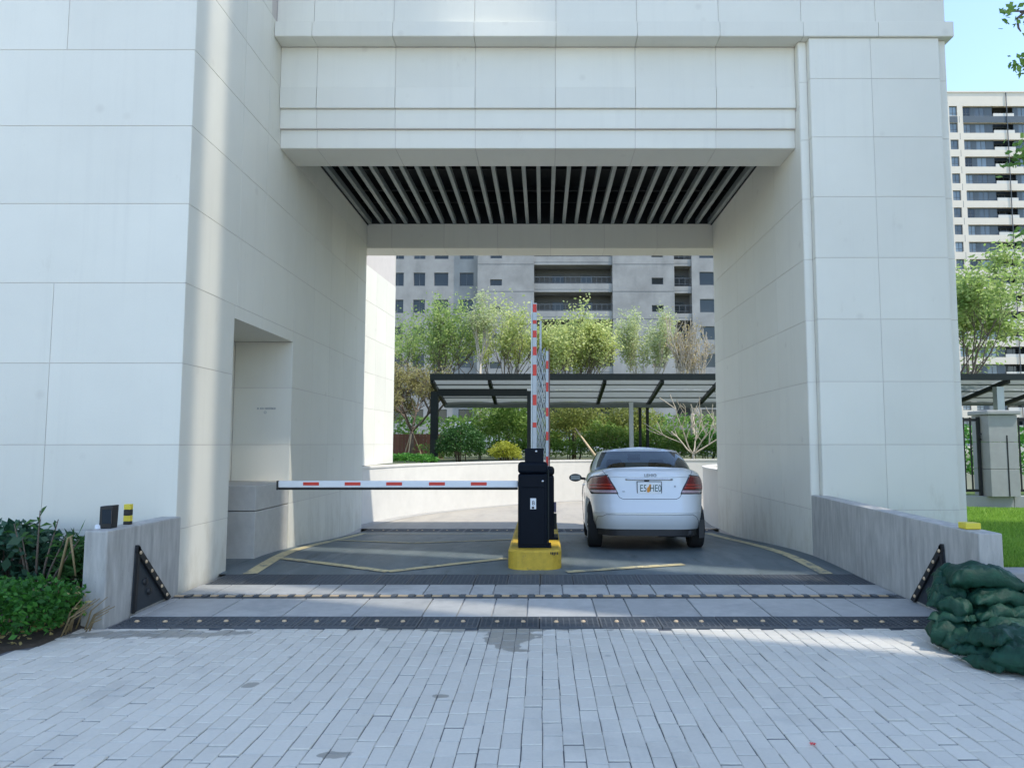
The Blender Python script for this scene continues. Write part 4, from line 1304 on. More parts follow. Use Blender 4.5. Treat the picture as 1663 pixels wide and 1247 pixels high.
def bush(name, label, base, w, d, h, leafm, n=5000, leaf=.07, seed=1, group=None, asp=.55, rough=.28, stems=8, cat='shrub', barkm=BARK, box=False, shell=.45):
    rg = random.Random(seed)
    e = empty(name, base, label, cat, group)
    P = []
    o = rg.uniform(0, 100)
    while len(P) < n:
        v = Vector((rg.gauss(0, 1), rg.gauss(0, 1), rg.gauss(0, 1))).normalized()
        if v.z < -.35: continue
        rr = (1 - shell * rg.random() ** 1.6)
        k = 1 + rough * noise.noise(v * 1.8 + Vector((o, 0, 0))) * 1.6 + rough * .7 * noise.noise(v * 5 + Vector((0, o, 0)))
        if box:
            mx = max(abs(v.x), abs(v.y), abs(v.z)); v = v.lerp(v / mx, .75)
        p = v * rr * k
        P.append(Vector((p.x * w / 2, p.y * d / 2, h * .46 + p.z * h * .54)))
    P = [p for p in P if p.z > .01]
    lb = MB(); leaf_quads(lb, P, leaf, rg, asp)
    lb.build('foliage', leafm, e, world=False)
    if stems:
        mb = MB()
        for k in range(stems):
            a = rg.uniform(0, 6.28); q = rg.uniform(.25, .75)
            mb.tube([(0.1 * w * math.cos(a), .1 * d * math.sin(a), -.05), (q * .3 * w * math.cos(a), q * .3 * d * math.sin(a), h * .45), (q * .5 * w * math.cos(a), q * .5 * d * math.sin(a), h * .85)], [.022, .014, .006], 5)
        mb.build('stem', barkm, e, True, world=False)
    return e
LM_LIME = leaf_mat('lime leaf', (0.42, 0.49, 0.15), (0.66, 0.70, 0.32), 0.6)
LM_FRESH = leaf_mat('fresh green leaf', (0.24, 0.36, 0.09), (0.45, 0.54, 0.2), 0.6)
LM_MID = leaf_mat('mid green leaf', (0.12, 0.25, 0.05), (0.26, 0.4, 0.09), 0.45)
LM_DARK = leaf_mat('dark green leaf', (0.025, 0.08, 0.02), (0.07, 0.17, 0.04), 0.3)
LM_PALE = leaf_mat('pale green leaf', (0.42, 0.48, 0.22), (0.62, 0.66, 0.38), 0.6)
LM_OLIVE = leaf_mat('olive leaf', (0.25, 0.29, 0.08), (0.42, 0.46, 0.15), 0.6)
LM_TWIG = leaf_mat('budding brown leaf', (0.3, 0.26, 0.1), (0.4, 0.38, 0.15), 0.45)
LM_MID2 = leaf_mat('soft green leaf', (.16, .29, .06), (.34, .48, .14), .5)
LM_BOX = leaf_mat('hedge leaf', (0.05, 0.19, 0.03), (0.15, 0.38, 0.06), 0.4)
LM_BED = leaf_mat('bed hedge leaf', (.022, .10, .018), (.075, .24, .035), .35)
LM_BLUE = leaf_mat('blue green broad leaf', (.015, .055, .03), (.05, .12, .07), .2, .35)
LM_YEL = leaf_mat('yellow green leaf', (.34, .38, .04), (.55, .55, .10), .5)
LM_DRY = leaf_mat('dry straw leaf', (.35, .27, .10), (.55, .46, .22), .3)

ROOFP = leaf_mat('translucent grey roof sheet', (.55, .58, .57), (.62, .64, .62), .55, .5)
# garden ground behind the ramp wall
gd = MB()
xs = [-60, -14, -4.3] + [p[0] for p in ramp_pts[6:]] + [20, 60]
def wall_y(x):
    if x <= -4.3: return 19.0
    P = ramp_pts
    for a, b in zip(P, P[1:]):
        if a[0] <= x <= b[0]: return a[1] + (b[1] - a[1]) * (x - a[0]) / max(1e-6, b[0] - a[0]) + .1
    return 25.6
def garden_z(x, y): return .86 - .80 * max(0, min(1, (x - 9) / 5))
vs = []
for x in xs:
    for q in (0, .12, .4, 1): 
        y0 = wall_y(x); y = y0 + (260 - y0) * q; vs.append((x, y, garden_z(x, y)))
gd.add(vs, [(4 * i + j, 4 * i + 4 + j, 4 * i + 5 + j, 4 * i + 1 + j) for i in range(len(xs) - 1) for j in range(3)])
struct(gd.build('garden', GARD))
def gp(u, v, Y):
    p = at(u, v, Y); return (p.x, Y, garden_z(p.x, Y))
def h_at(v, Y): return at(882, v, Y).z
G = 'garden trees behind the ramp wall'
# left: twiggy globe tree with a leafy tree behind it
b = gp(668, 750, 31.0)
tree('globe_tree', 'twiggy vase-shaped tree with bare brown fan of branches left of the shelter post', b, 1.2, 4.0, 3.5, LM_TWIG, BARK, .10, 3, .10, .13, 5, 3, .7, .12, (3, 5), G, stakes=True)
b = gp(703, 750, 34)
tree('leafy_tree', 'fresh green leafy tree behind the twiggy globe tree', b, 1.9, 5.6, 5.2, LM_FRESH, BARK, .09, 10, .15, .17, 4, 8, .55, .3, (3, 5), G, plume=.75)
b = gp(779, 750, 32)
tree('slender_tree', 'tall slender tree with pale thin trunk and sparse leaves', b, 4.2, 1.7, 3.4, LM_PALE, BARKP, .055, 7, .12, .16, 4, 12, .35, .3, (2, 3), G)
b = gp(823, 750, 34)
tree('leafy_tree', 'yellow green tree above the shelter just left of the raised boom', b, 2.2, 4.0, 4.6, LM_LIME, BARK, .07, 10, .15, .15, 4, 22, .5, .35, (3, 4), G, plume=.8)
b = gp(932, 750, 34)
tree('leafy_tree', 'yellow green tree above the shelter just right of the raised boom', b, 2.1, 4.2, 4.6, LM_LIME, BARK, .08, 10, .16, .16, 4, 29, .5, .35, (3, 5), G, plume=.8)
b = gp(1050, 750, 36)
tree('pale_tree', 'thin whitish green tree against the blank concrete tower wall', b, 2.4, 3.0, 4.6, LM_PALE, BARKP, .05, 12, .13, .13, 4, 33, .4, .35, (3, 4), G, plume=.7)
b = gp(1126, 750, 32)
tree('bare_tree', 'nearly bare straw-coloured tree beside the right passage wall', b, 2.0, 2.4, 4.4, LM_DRY, BARKP, .10, 1, .09, .12, 5, 37, .35, .3, (2, 4), G, twig_r=.012)
b = gp(1126, 748, 25.75)
tree('bare_tree', 'pruned pale multi-stem shrub with bare curved branches right of the car roof', b, .3, 2.5, 2.1, LM_DRY, BARKP, .05, 0, .1, .1, 3, 41, .8, .25, (2, 3), G, twig_r=.014)
bush('shrubby_tree', 'dense mid green tree under the shelter roof left of the raised boom', gp(824, 750, 31.2), 3.0, 2.2, 3.0, LM_MID2, 7500, .13, 45, G, rough=.35, stems=9, cat='tree', shell=.7)
bush('shrubby_tree', 'olive green shrubby tree under the shelter roof left of the white car', gp(930, 750, 31.5), 3.1, 2.2, 3.1, LM_OLIVE, 6500, .12, 49, G, rough=.35, stems=10, cat='tree', shell=.75)
bush('shrubby_tree', 'round yellowish tree behind the thin shelter posts above the car', gp(1022, 750, 31.6), 2.6, 2.0, 2.75, LM_OLIVE, 5500, .12, 51, G, rough=.3, stems=8, cat='tree', shell=.7)
GS = 'garden shrubs behind the ramp wall'
bush('round_shrub', 'dark green clipped round shrub beside the left shelter post', gp(748, 750, 26), 1.75, 1.5, 1.35, LM_DARK, 6500, .075, 61, GS, rough=.10)
bush('low_shrub', 'small bright yellow green shrub at the wall left of the cabinet', gp(822, 752, 25), 1.05, .8, .72, LM_YEL, 2600, .075, 62, GS)
bush('leafy_shrub', 'bright green shrub directly behind the car roof', gp(985, 750, 30.6), 2.4, 1.3, 1.6, LM_MID2, 5000, .09, 63, GS)
bush('leafy_shrub', 'broad green shrub under the thin shelter post', gp(1075, 750, 30.6), 3.0, 1.3, 1.35, LM_MID, 5000, .09, 64, GS)
bush('leafy_shrub', 'dark green shrub low beside the right passage wall', gp(1150, 750, 30.6), 2.0, 1.2, 1.3, LM_BOX, 3500, .09, 65, GS)
bush('leafy_shrub', 'low bright green plants at the foot of the brown board fence', gp(660, 752, 24), 1.8, .6, .35, LM_BOX, 2500, .07, 66, GS, stems=0)
bush('leafy_shrub', 'green shrub behind the raised boom cabinet', gp(878, 750, 30.8), 2.0, 1.2, 1.3, LM_MID, 4000, .09, 67, GS)
bush('hedge_mass', 'long green hedge behind the shelter posts', (1.5, 36.5, .8), 32, 2.2, 2.1, LM_MID, 15000, .19, 68, None, stems=0, cat='hedge', box=True, rough=.16)
bush('low_hedge', 'low dense green hedge along the foot of the shelter posts', (1.8, 30.3, .8), 12.5, 1.0, .85, LM_MID, 9000, .10, 69, None, stems=0, cat='hedge', box=True, rough=.2)
# leaning stake in front of the car roof
sk = MB().tube([gp(975, 752, 25.6), at(934, 695, 26.6)], [.06, .02], 7).build('leaning_stake', STAKE, smooth=True)
tag(sk, 'pale leaning timber stake rising left of the car roof', 'stake')
# board fence
bf = empty('board_fence', (-6.4, 33.5, .86), 'red brown vertical board fence behind the left trees', 'fence')
bdm = MB().box(-.075, .075, -.012, .012, -.1, 1.12).mesh('board', REDWOOD)
for k in range(24):
    o = link(bpy.data.objects.new('board', bdm), bf); o.location = (-1.9 + .16 * k, 0, rnd.gauss(0, .008))
for zz in (.25, .9): MB().box(-2, 1.9, .013, .05, zz, zz + .08).build('rail', REDWOOD, bf, world=False)
# ------------------------------------------------------------------ steel shelter (car port) behind the ramp
sh = empty('steel_shelter', (0, 28, .86), 'long dark steel shelter with pale translucent roof sheets behind the ramp', 'shelter')
SX0, SX1 = -4.05, 23.0
GSTEEL = mat('grey green steel paint', (.12, .145, .145), .5, var=.15)
ZF, ZB = 3.93, 3.22
def shz(y): return ZF + (ZB - ZF) * (y - 26.0) / 4.0
def sbox(name, m, x0, x1, y0, y1, z0, z1): return MB().box(x0, x1, y0, y1, z0, z1).build(name, m, sh)
sbox('front_fascia', STEELD, SX0, SX1, 25.95, 26.07, 3.80, 4.03)
sbox('rear_fascia', GSTEEL, SX0, SX1, 30.0, 30.1, 3.10, 3.26)
xs = lin(SX0 + .05, SX1 - .05, 13)
for a in xs:
    mb = MB()
    mb.add([(a - .06, 26.08, 3.70), (a + .06, 26.08, 3.70), (a + .06, 29.99, 3.02), (a - .06, 29.99, 3.02), (a - .06, 26.08, 3.86), (a + .06, 26.08, 3.86), (a + .06, 29.99, 3.16), (a - .06, 29.99, 3.16)],
           [(0, 3, 2, 1), (4, 5, 6, 7), (0, 1, 5, 4), (1, 2, 6, 5), (2, 3, 7, 6), (3, 0, 4, 7)])
    mb.build('rafter', STEELD, sh)
for yy in (27.0, 28.0, 29.0):
    sbox('purlin', GSTEEL, SX0 + .1, SX1 - .1, yy, yy + .045, shz(yy) - .06, shz(yy) - .012)
for a, b_ in zip(xs, xs[1:]):
    for y0, y1 in ((26.09, 28.0), (28.07, 29.98)):
        mb = MB(); n = 6; vs = []
        for i in range(n + 1):
            x = a + .01 + (b_ - a - .02) * i / n; arch = .05 * math.sin(math.pi * i / n)
            for y in (y0, y1): vs += [(x, y, shz(y) + arch), (x, y, shz(y) + arch + .008)]
        mb.add(vs, [f for i in range(n) for f in ((4 * i, 4 * i + 2, 4 * i + 6, 4 * i + 4), (4 * i + 1, 4 * i + 5, 4 * i + 7, 4 * i + 3))])
        mb.build('roof_sheet', ROOFP, sh)
for x, y, w, zt_, m in ((-3.95, 26.5, .13, 3.42, STEELD), (-.47, 26.5, .11, 3.42, STEELD), (3.55, 29.4, .085, 3.2, ALU), (3.95, 29.7, .055, 3.1, STEELD), (4.25, 29.7, .055, 3.1, STEELD), (16.6, 26.5, .13, 3.6, ALU), (11.5, 26.5, .11, 3.5, STEELD), (21.5, 26.5, .11, 3.5, STEELD)):
    sbox('post', m, x - w, x + w, y - w, y + w, garden_z(x, y) - .2, zt_)
sbox('cross_beam', STEELD, -3.81, -.585, 26.38, 26.62, 3.26, 3.52)
sbox('cross_beam', GSTEEL, -3.95, 11, 29.35, 29.48, 2.98, 3.12)
# ------------------------------------------------------------------ lawn, low wall, railings on the right
def lawn_z(x, y): 
    t = max(0, min(1, (y - 6.2) / 10.5)); return .47 - .40 * t + .02 * math.sin(x * 1.3 + y)
lw = MB()
sheet(lw, lin(3.765, 5.66, 4), lin(6.2, 9.68, 6), lawn_z)
sheet(lw, lin(5.66, 45, 30), lin(6.2, 17.2, 14), lawn_z)
sheet(lw, lin(5.9, 60, 10), lin(17.2, 25.55, 6), lambda x, y: lawn_z(x, 16.7))
struct(lw.build('lawn', GRASSG))
gm = MB(); rg = random.Random(9)
for k in range(34000):
    y = 6.25 + 10.2 * rg.random() ** 1.3
    x = y * rg.uniform(.545, .72)
    if (x < 5.66 and y > 9.6) or x < 3.80: continue
    z = lawn_z(x, y); h = rg.uniform(.035, .085); a = rg.uniform(0, 6.28); w = .005 + .0006 * y
    dx, dy = math.cos(a) * w, math.sin(a) * w; lx, ly = rg.gauss(0, .025), rg.gauss(0, .025)
    n = len(gm.v); gm.v += [(x - dx, y - dy, z - .005), (x + dx, y + dy, z - .005), (x + lx, y + ly, z + h)]; gm.f.append((n, n + 1, n + 2))
LM_GRASS = leaf_mat('grass blade', (0.15, 0.3, 0.03), (0.34, 0.52, 0.08), 0.45)
g = gm.build('grass', LM_GRASS); tag(g, 'short bright green grass on the bank to the right', 'grass', kind='stuff')
lwall = empty('low_wall', (4.6, 6.1, 0), 'low grey wall with flat coping holding the grass behind the sandbags', 'wall')
x = 3.79
while x < 9:
    bevel(MB().box(x + .003, x + .597, 6.02, 6.20, -.2, .40).build('wall_block', PILLAR, lwall), .006); x += .6
bevel(MB().box(3.78, 9, 5.98, 6.24, .403, .49).build('coping', COPE, lwall), .015)
# railing with stone pillars
YF = 17.0
zb = lawn_z(10, YF)
rw = empty('railing', (12, YF, zb), 'black vertical bar railing with grey stone base on the grass bank', 'fence')
x = 8.4
while x < 22:
    bevel(MB().box(x + .005, x + 1.195, YF - .14, YF + .14, zb - .3, .33).build('base_block', PILLAR, rw), .008); x += 1.2
pil_x = [10.51, 13.6, 16.7]
for i, xc in enumerate(pil_x):
    p = empty('stone_pillar', (xc, YF, .33), ['grey stone pillar with dark slot in the railing at the right', 'grey stone pillar of the railing beyond the right picture edge', 'farther grey stone pillar of the railing beyond the right picture edge'][i], 'pillar')
    zz = .331
    for h in (.62, .62, .62):
        bevel(MB().box(xc - .33, xc + .33, YF - .33, YF + .33, zz, zz + h - .008).build('pillar_block', PILLAR, p), .008); zz += h
    bevel(MB().box(xc - .39, xc + .39, YF - .39, YF + .39, zz, zz + .10).build('cap', PILLAR, p), .02)
    MB().box(xc + .06, xc + .09, YF - .336, YF - .329, .34, 1.72).build('slot', BLK, p)
    if i: bpy.data.objects.remove(p.children[-1])
    MB().tube([(xc - .36, YF - .1, 1.62), (xc - .42, YF - .1, 1.66), (xc - .42, YF - .1, 1.74), (xc - .36, YF - .1, 1.76)], .012, 6).build('hook', BLK, p, True)
def bars(x0, x1):
    for zz in (.42, 2.05):
        MB().box(x0, x1, YF - .02, YF + .02, zz, zz + .06).build('rail', BLK, rw)
    bm = MB().box(-.014, .014, -.014, .014, 0, 1.72).mesh('bar', BLK)
    k = int((x1 - x0) / .155)
    for i in range(k + 1):
        o = link(bpy.data.objects.new('bar', bm), rw); o.location = Vector((x0 + .02 + (x1 - x0 - .04) * i / k, YF, .42)) - rw.location
    for xx in (x0, x1):
        MB().box(xx - .03, xx + .03, YF - .03, YF + .03, .331, 2.15).build('post', BLK, rw)
bars(8.5, 10.13); bars(10.9, 13.2); bars(14.0, 16.3)
# things beyond the railing
bush('leafy_shrub', 'green hedge seen through the black railing at the right', (12.5, 20.5, .1), 9, 1.6, 1.9, LM_BOX, 9000, .12, 71, None, stems=0, box=True, rough=.12, cat='hedge')
b = (17.3, 30.5, .05)
tree('leafy_tree', 'bright green tree above the shelter roof at the right picture edge', b, 2.6, 7.0, 6.6, LM_FRESH, BARK, .11, 12, .19, .26, 5, 77, .65, .12, (2, 4), None, plume=.5)
tree('leafy_tree', 'smaller pale green tree close to the right pier above the shelter', (14.3, 31.5, .05), 2.2, 3.0, 4.0, LM_PALE, BARK, .07, 10, .15, .28, 4, 79, .6, .12, (2, 4), None)
MB().box(8.4, 30, 22.4, 22.6, -.3, 1.05).build('white_wall', CONCW)
tag(bpy.data.objects['white_wall'], 'low white wall seen through the black railing', 'wall')
# overhanging tree at the upper right
ov = empty('overhanging_tree', (7.6, 6.6, .3), 'tree at the upper right whose leafy twigs hang into the sky', 'tree')
mb = MB(); lb = MB(); rg = random.Random(17)
tp = Vector((7.4, 6.8, 5.0))
mb.tube([(7.6, 6.6, .2), (7.5, 6.7, 2.6), tuple(tp), (7.3, 7.0, 7.4)], [.16, .13, .11, .05], 9)
def limb(tgt, r0, bend):
    a = tp; m1 = a.lerp(tgt, .5) + bend
    P = catmull([tuple(a), tuple(m1), tuple(tgt)], 6); mb.tube(P, [r0 + (.008 - r0) * i / (len(P) - 1) for i in range(len(P))], 6)
    return Vector(P[-2])
def clump(c, n, s, size=.075):
    leaf_quads(lb, [c + Vector((rg.gauss(0, s), rg.gauss(0, s), rg.gauss(0, s * .8))) for k in range(n)], size, rg, .6)
for u, v, Y, n, s in ((1652, 24, 7.0, 26, .07), (1636, 22, 7.0, 14, .035), (1657, 104, 7.05, 40, .055), (1651, 262, 7.1, 46, .055), (1660, 240, 7.1, 36, .06), (1659, 385, 7.2, 26, .05)):
    c = at(u, v, Y); limb(c + Vector((.03, 0, .02)), .02, Vector((.1, 0, .35))); clump(c, n, s)
mb.tube([tuple(at(1662, 22, 7.0)), tuple(at(1652, 30, 7.0)), tuple(at(1654, 46, 7.0)), tuple(at(1658, 52, 7.0))], [.012, .012, .010, .006], 5)
for k in range(60):
    c = Vector((rg.gauss(7.7, .9), rg.gauss(6.6, .9), rg.uniform(4.6, 8.2)))
    if c.x / c.y < .78: continue
    limb(c, .03, Vector((0, 0, .3))); clump(c, 40, .22, .09)
mb.build('trunk', BARK, ov, True); lb.build('crown', LM_MID, ov)
# ------------------------------------------------------------------ planting bed on the left
struct(sheet(MB(), lin(-14, -3.7, 60), lin(3.9, 7.46, 24), lambda x, y: -.04 if x > bed_x(y) + .02 else .02 + .03 * noise.noise(Vector((x * 3, y * 3, 0)))).build('planting_bed', SOIL))
struct(MB().box(-14, -7.0, 3.0, 4.2, -.05, -.001).build('bed_edge', COPE))
bush('broadleaf_shrub', 'dark blue green broadleaf shrub against the left wall', (-5.02, 6.95, 0), 1.15, .8, .78, LM_BLUE, 1500, .10, 81, None, .62, .2)
bush('box_hedge', 'green clipped small-leaved hedge at the lower left corner of the bed', (-4.36, 5.86, 0), 1.05, .72, .42, LM_BED, 4200, .05, 82, None, .6, .12, 6, 'hedge', box=True)
bush('low_shrub', 'small green plant beside the dry stalks on the left', (-4.0, 6.25, 0), .34, .3, .34, LM_BOX, 420, .05, 83, None, .6, .3, 5)
bush('needle_shrub', 'spiky dark green shrub squeezed against the left concrete wall', (-4.36, 6.95, 0), .36, .4, .66, LM_DARK, 900, .12, 84, None, .18, .3, 4)
# upright shrub with long leaves
us = empty('upright_shrub', (-4.62, 6.75, 0), 'thin upright shrub with long curved leaves standing above the hedge', 'shrub')
mb = MB(); lb = MB(); rg = random.Random(5)
for tx, tz, n in ((.05, .92, 9), (.22, .84, 8), (.42, .66, 9), (.30, .70, 6), (-.18, .80, 8), (-.1, .68, 6)):
    P = [(tx * .1, 0, .0), (tx * .5, -.03, tz * .55), (tx, -.06, tz)]
    mb.tube(P, [.014, .010, .004], 5)
    for k in range(n):
        p = Vector(P[1]).lerp(Vector(P[2]), .35 + .65 * k / n)
        a = Vector((rg.gauss(0, 1), rg.gauss(0, .6), rg.uniform(-.1, .8))).normalized(); s = rg.uniform(.08, .13); b2 = a.cross(Vector((0, 1, .2))).normalized() * .014
        q = p + a * s * .55 + Vector((0, 0, .015)); r_ = p + a * s - Vector((0, 0, .01))
        lb.add([p, q + b2, r_, q - b2], [(0, 1, 2, 3)])
mb.build('stem', BARK, us, True, world=False); lb.build('leaf_spray', LM_DARK, us, world=False)
ds = empty('dry_stalks', (-4.05, 5.98, 0), 'bundle of dry tan stalks and bent stems beside the hedge', 'dead plant')
mb = MB(); rg = random.Random(6)
for k in range(16):
    x = rg.uniform(-.12, .38); y = rg.uniform(-.08, .25); h = rg.uniform(.12, .42) * (1 if x < .1 else .7); l = rg.gauss(.06 if x < .1 else .18, .06)
    mb.tube([(x, y, -.02), (x + l * .3, y, h * .6), (x + l, y + rg.gauss(0, .05), h)], [.007, .006, .003], 5)
for k in range(3):
    mb.tube([(-.05 + .02 * k, 0, 0), (-.05 + .025 * k, 0, .36 - .03 * k)], [.012, .009], 6)
mb.tube([(-.10, .35, .3), (-.02, .35, .72), (.02, .35, .74)], [.013, .010, .007], 6); mb.tube([(.0, .35, .73), (.06, .35, .4)], [.010, .007], 6)
mb.build('stalk', mat('dry stalk', (.27, .20, .10), .8, var=.25, scale=15), ds, True, world=False)
lb = MB(); leaf_quads(lb, [Vector((rg.uniform(-.15, .35), rg.uniform(-.05, .3), rg.uniform(.02, .34))) for k in range(60)], .05, rg, .4)
lb.build('dry_leaf', LM_DRY, ds, world=False)
# litter
lit = MB(); leaf_quads(lit, [Vector((rg.uniform(-4.6, -3.88), rg.uniform(5.3, 6.3), .05)) for k in range(170)], .04, rg, .6)
tag(lit.build('leaf_litter', LM_DRY), 'scattered dry leaves on the soil of the left bed', 'leaf litter', kind='stuff')
pt = at(1320, 1211, 3.75)
mb = MB()
for k in range(5):
    a = 2 * math.pi * k / 5
    mb.add([(0, 0, .006), (.012 * math.cos(a - .5), .012 * math.sin(a - .5), .012), (.021 * math.cos(a), .021 * math.sin(a), .008), (.012 * math.cos(a + .5), .012 * math.sin(a + .5), .012)], [(0, 1, 2, 3)])
o = mb.build('fallen_flower', PETAL); k_ = 1.52 / (1.52 - pt.z); o.location = (pt.x * k_, pt.y * k_, .003)
tag(o, 'tiny red flower lying on the pavers at the front right', 'flower')
# ------------------------------------------------------------------ towers
def wall_open(mb, x0, x1, z0, z1, y, ops, depth):
    xs = sorted({x0, x1, *[o[0] for o in ops], *[o[1] for o in ops]}); zs = sorted({z0, z1, *[o[2] for o in ops], *[o[3] for o in ops]})
    xs = [x for x in xs if x0 <= x <= x1]; zs = [z for z in zs if z0 <= z <= z1]
    for a, b in zip(xs, xs[1:]):
        run = None
        for c, d in zip(zs, zs[1:]):
            hole = any(o[0] <= (a + b) / 2 <= o[1] and o[2] <= (c + d) / 2 <= o[3] for o in ops)
            if not hole: mb.add([(a, y, c), (b, y, c), (b, y, d), (a, y, d)], [(0, 1, 2, 3)])
    for a, b, c, d in ops:
        mb.add([(a, y, c), (b, y, c), (b, y, d), (a, y, d), (a, y + depth, c), (b, y + depth, c), (b, y + depth, d), (a, y + depth, d)], [(0, 4, 5, 1), (1, 5, 6, 2), (2, 6, 7, 3), (3, 7, 4, 0)])
_wm = {}
def window(parent, x0, x1, z0, z1, y, mul=1, pm=DGLASS, fm=GFRAME, fw=.07, trans=0):
    k = (round(x1 - x0, 3), round(z1 - z0, 3), mul, trans, pm.name, fm.name, fw)
    if k not in _wm:
        w, h = (x1 - x0) / 2, (z1 - z0) / 2
        mb = MB().box(-w, w, -.05, .05, -h, -h + fw).box(-w, w, -.05, .05, h - fw, h).box(-w, -w + fw, -.049, .049, -h + fw, h - fw).box(w - fw, w, -.049, .049, -h + fw, h - fw)
        for i in range(1, mul + 1):
            xx = -w + 2 * w * i / (mul + 1); mb.box(xx - fw * .4, xx + fw * .4, -.04, .04, -h + fw, h - fw)
        if trans: mb.box(-w + fw, w - fw, -.038, .038, -h * .35 - fw * .3, -h * .35 + fw * .3)
        _wm[k] = (mb.mesh('window', fm), MB().add([(-w + fw, 0, -h + fw), (w - fw, 0, -h + fw), (w - fw, 0, h - fw), (-w + fw, 0, h - fw)], [(0, 1, 2, 3)]).mesh('pane', pm))
    a, b = _wm[k]
    o = link(bpy.data.objects.new('window', a), parent); o.location = Vector(((x0 + x1) / 2, y, (z0 + z1) / 2)) - offset_of(parent)
    link(bpy.data.objects.new('pane', b), o)
    return o
T = empty('concrete_tower', (0, 86, .8), 'raw grey concrete apartment tower with open balconies seen through the passage', 'building')
TW = 79.0
rows = [20.56 + 3.05 * k for k in range(-6, 7)]     # window head heights
TZ = 42
mb = MB()
opsA = []
for zt_ in rows:
    for a, b in ((-26.2, -24.4), (-22.8, -21.2), (-19.4, -17.8), (-16.9, -15.54), (-14.45, -13.15), (-12.16, -10.57), (-9.3, -7.75)): opsA.append((a, b, zt_ - 1.5, zt_))
wall_open(mb, -28, -7.22, .5, TZ, 80, opsA, .35)
opsB = [(-5.83, -4.53, zt_ - 1.68, zt_ - .98) for zt_ in rows]
wall_open(mb, -7.22, -1.0, .5, TZ, TW, opsB, .35)
mb.add([(-7.22, TW, .5), (-7.22, 80, .5), (-7.22, 80, TZ), (-7.22, TW, TZ)], [(0, 1, 2, 3)])
opsC = [(11.95, 13.24, zt_ - 1.55, zt_ - .8) for zt_ in rows]
wall_open(mb, 7.65, 14.45, .5, TZ, TW, opsC, .35)
opsD = []
for zt_ in rows:
    for a, b in ((17.35, 19.1), (20.9, 22.6), (24.4, 26.0)): opsD.append((a, b, zt_ - 1.5, zt_))
wall_open(mb, 16.5, 28, .5, TZ, 79.6, opsD, .35)
# cheeks of the recesses, sides, roof
for x, y0, y1 in ((-1.0, TW, 81.5), (7.65, TW, 81.5), (14.45, TW, 81.5), (16.5, 79.6, 81.5), (-28, 80, 95), (28, 79.6, 95)):
    mb.add([(x, y0, .5), (x, y1, .5), (x, y1, TZ), (x, y0, TZ)], [(0, 1, 2, 3)])
mb.add([(-28, TW, TZ), (28, TW, TZ), (28, 95, TZ), (-28, 95, TZ)], [(0, 1, 2, 3)])
mb.build('wall', TOWERG, T)
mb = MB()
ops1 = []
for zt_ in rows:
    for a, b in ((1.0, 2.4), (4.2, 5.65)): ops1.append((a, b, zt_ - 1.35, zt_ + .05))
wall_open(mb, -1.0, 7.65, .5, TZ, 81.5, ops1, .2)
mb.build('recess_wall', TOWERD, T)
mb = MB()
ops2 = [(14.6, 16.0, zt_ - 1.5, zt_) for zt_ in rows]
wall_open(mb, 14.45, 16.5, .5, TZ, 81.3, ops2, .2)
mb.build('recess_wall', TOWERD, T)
for a, b, c, d in opsA: window(T, a, b, c, d, 80.2, 0 if (a * 10) % 2 < 1 else 1)
for a, b, c, d in opsB: window(T, a, b, c, d, TW + .2, 0)
for a, b, c, d in opsC: window(T, a, b, c, d, TW + .2, 0)
for a, b, c, d in opsD: window(T, a, b, c, d, 79.8, 0)
for a, b, c, d in ops1: window(T, a, b, c, d, 81.6, 0)
for a, b, c, d in ops2: window(T, a, b, c, d, 81.4, 0)
slm_ = MB().box(-4.32, 4.32, 0, 2.2, 0, .30).mesh('balcony_slab', TOWERG)
def railmesh(x0, x1):
    mb = MB().box(x0, x1, -.03, .03, .72, .78).box(x0, x1, -.02, .02, .08, .12)
    k = int((x1 - x0) / .55)
    for i in range(k + 1): xx = x0 + (x1 - x0) * i / k; mb.box(xx - .022, xx + .022, -.022, .022, 0, .72)
    return mb.mesh('railing', GFRAME)
rm1, rm2 = railmesh(-4.3, 4.3), railmesh(-1.0, 1.0)
band1 = MB().box(-4.32, 4.32, 0, .18, 0, .62).mesh('balcony_edge', TOWERG)
band2 = MB().box(-1.02, 1.02, 0, .18, 0, .45).mesh('balcony_edge', TOWERG)
for zt_ in rows:
    for (xc, sw, yy, rmesh, bnd) in ((3.325, 1, TW + .15, rm1, band1), (15.47, .236, TW + .75, rm2, band2)):
        o = link(bpy.data.objects.new('balcony_slab', slm_), T); o.location = Vector((xc, yy + .02, zt_ - 2.35)) - T.location; o.scale = (sw * .998, 1, 1)
        o = link(bpy.data.objects.new('balcony_edge', bnd), T); o.location = Vector((xc, yy, zt_ - 2.36 + .32)) - T.location
        o = link(bpy.data.objects.new('railing', rmesh), T); o.location = Vector((xc, yy + .1, zt_ - 2.36 + .94)) - T.location
# scored joints on the blank walls
for x0, x1 in ((-7.2, -1.02), (7.67, 14.43)):
    fj = MB().box(x0, x1, TW - .012, TW - .002, 0, .05).mesh('floor_joint', TOWERD)
    for z in [r_ - 2.35 for r_ in rows]:
        o = link(bpy.data.objects.new('floor_joint', fj), T); o.location = Vector((0, 0, z)) - T.location
# pale low structures between garden and tower
mb = MB().box(-7.5, 7.5, 62, 66, .5, 3.4)
o = mb.build('site_hoarding', mat('pale grey hoarding', (.45, .46, .48), .7, var=.15, scale=.8)); tag(o, 'pale grey low site hoarding at the foot of the concrete tower', 'hoarding')
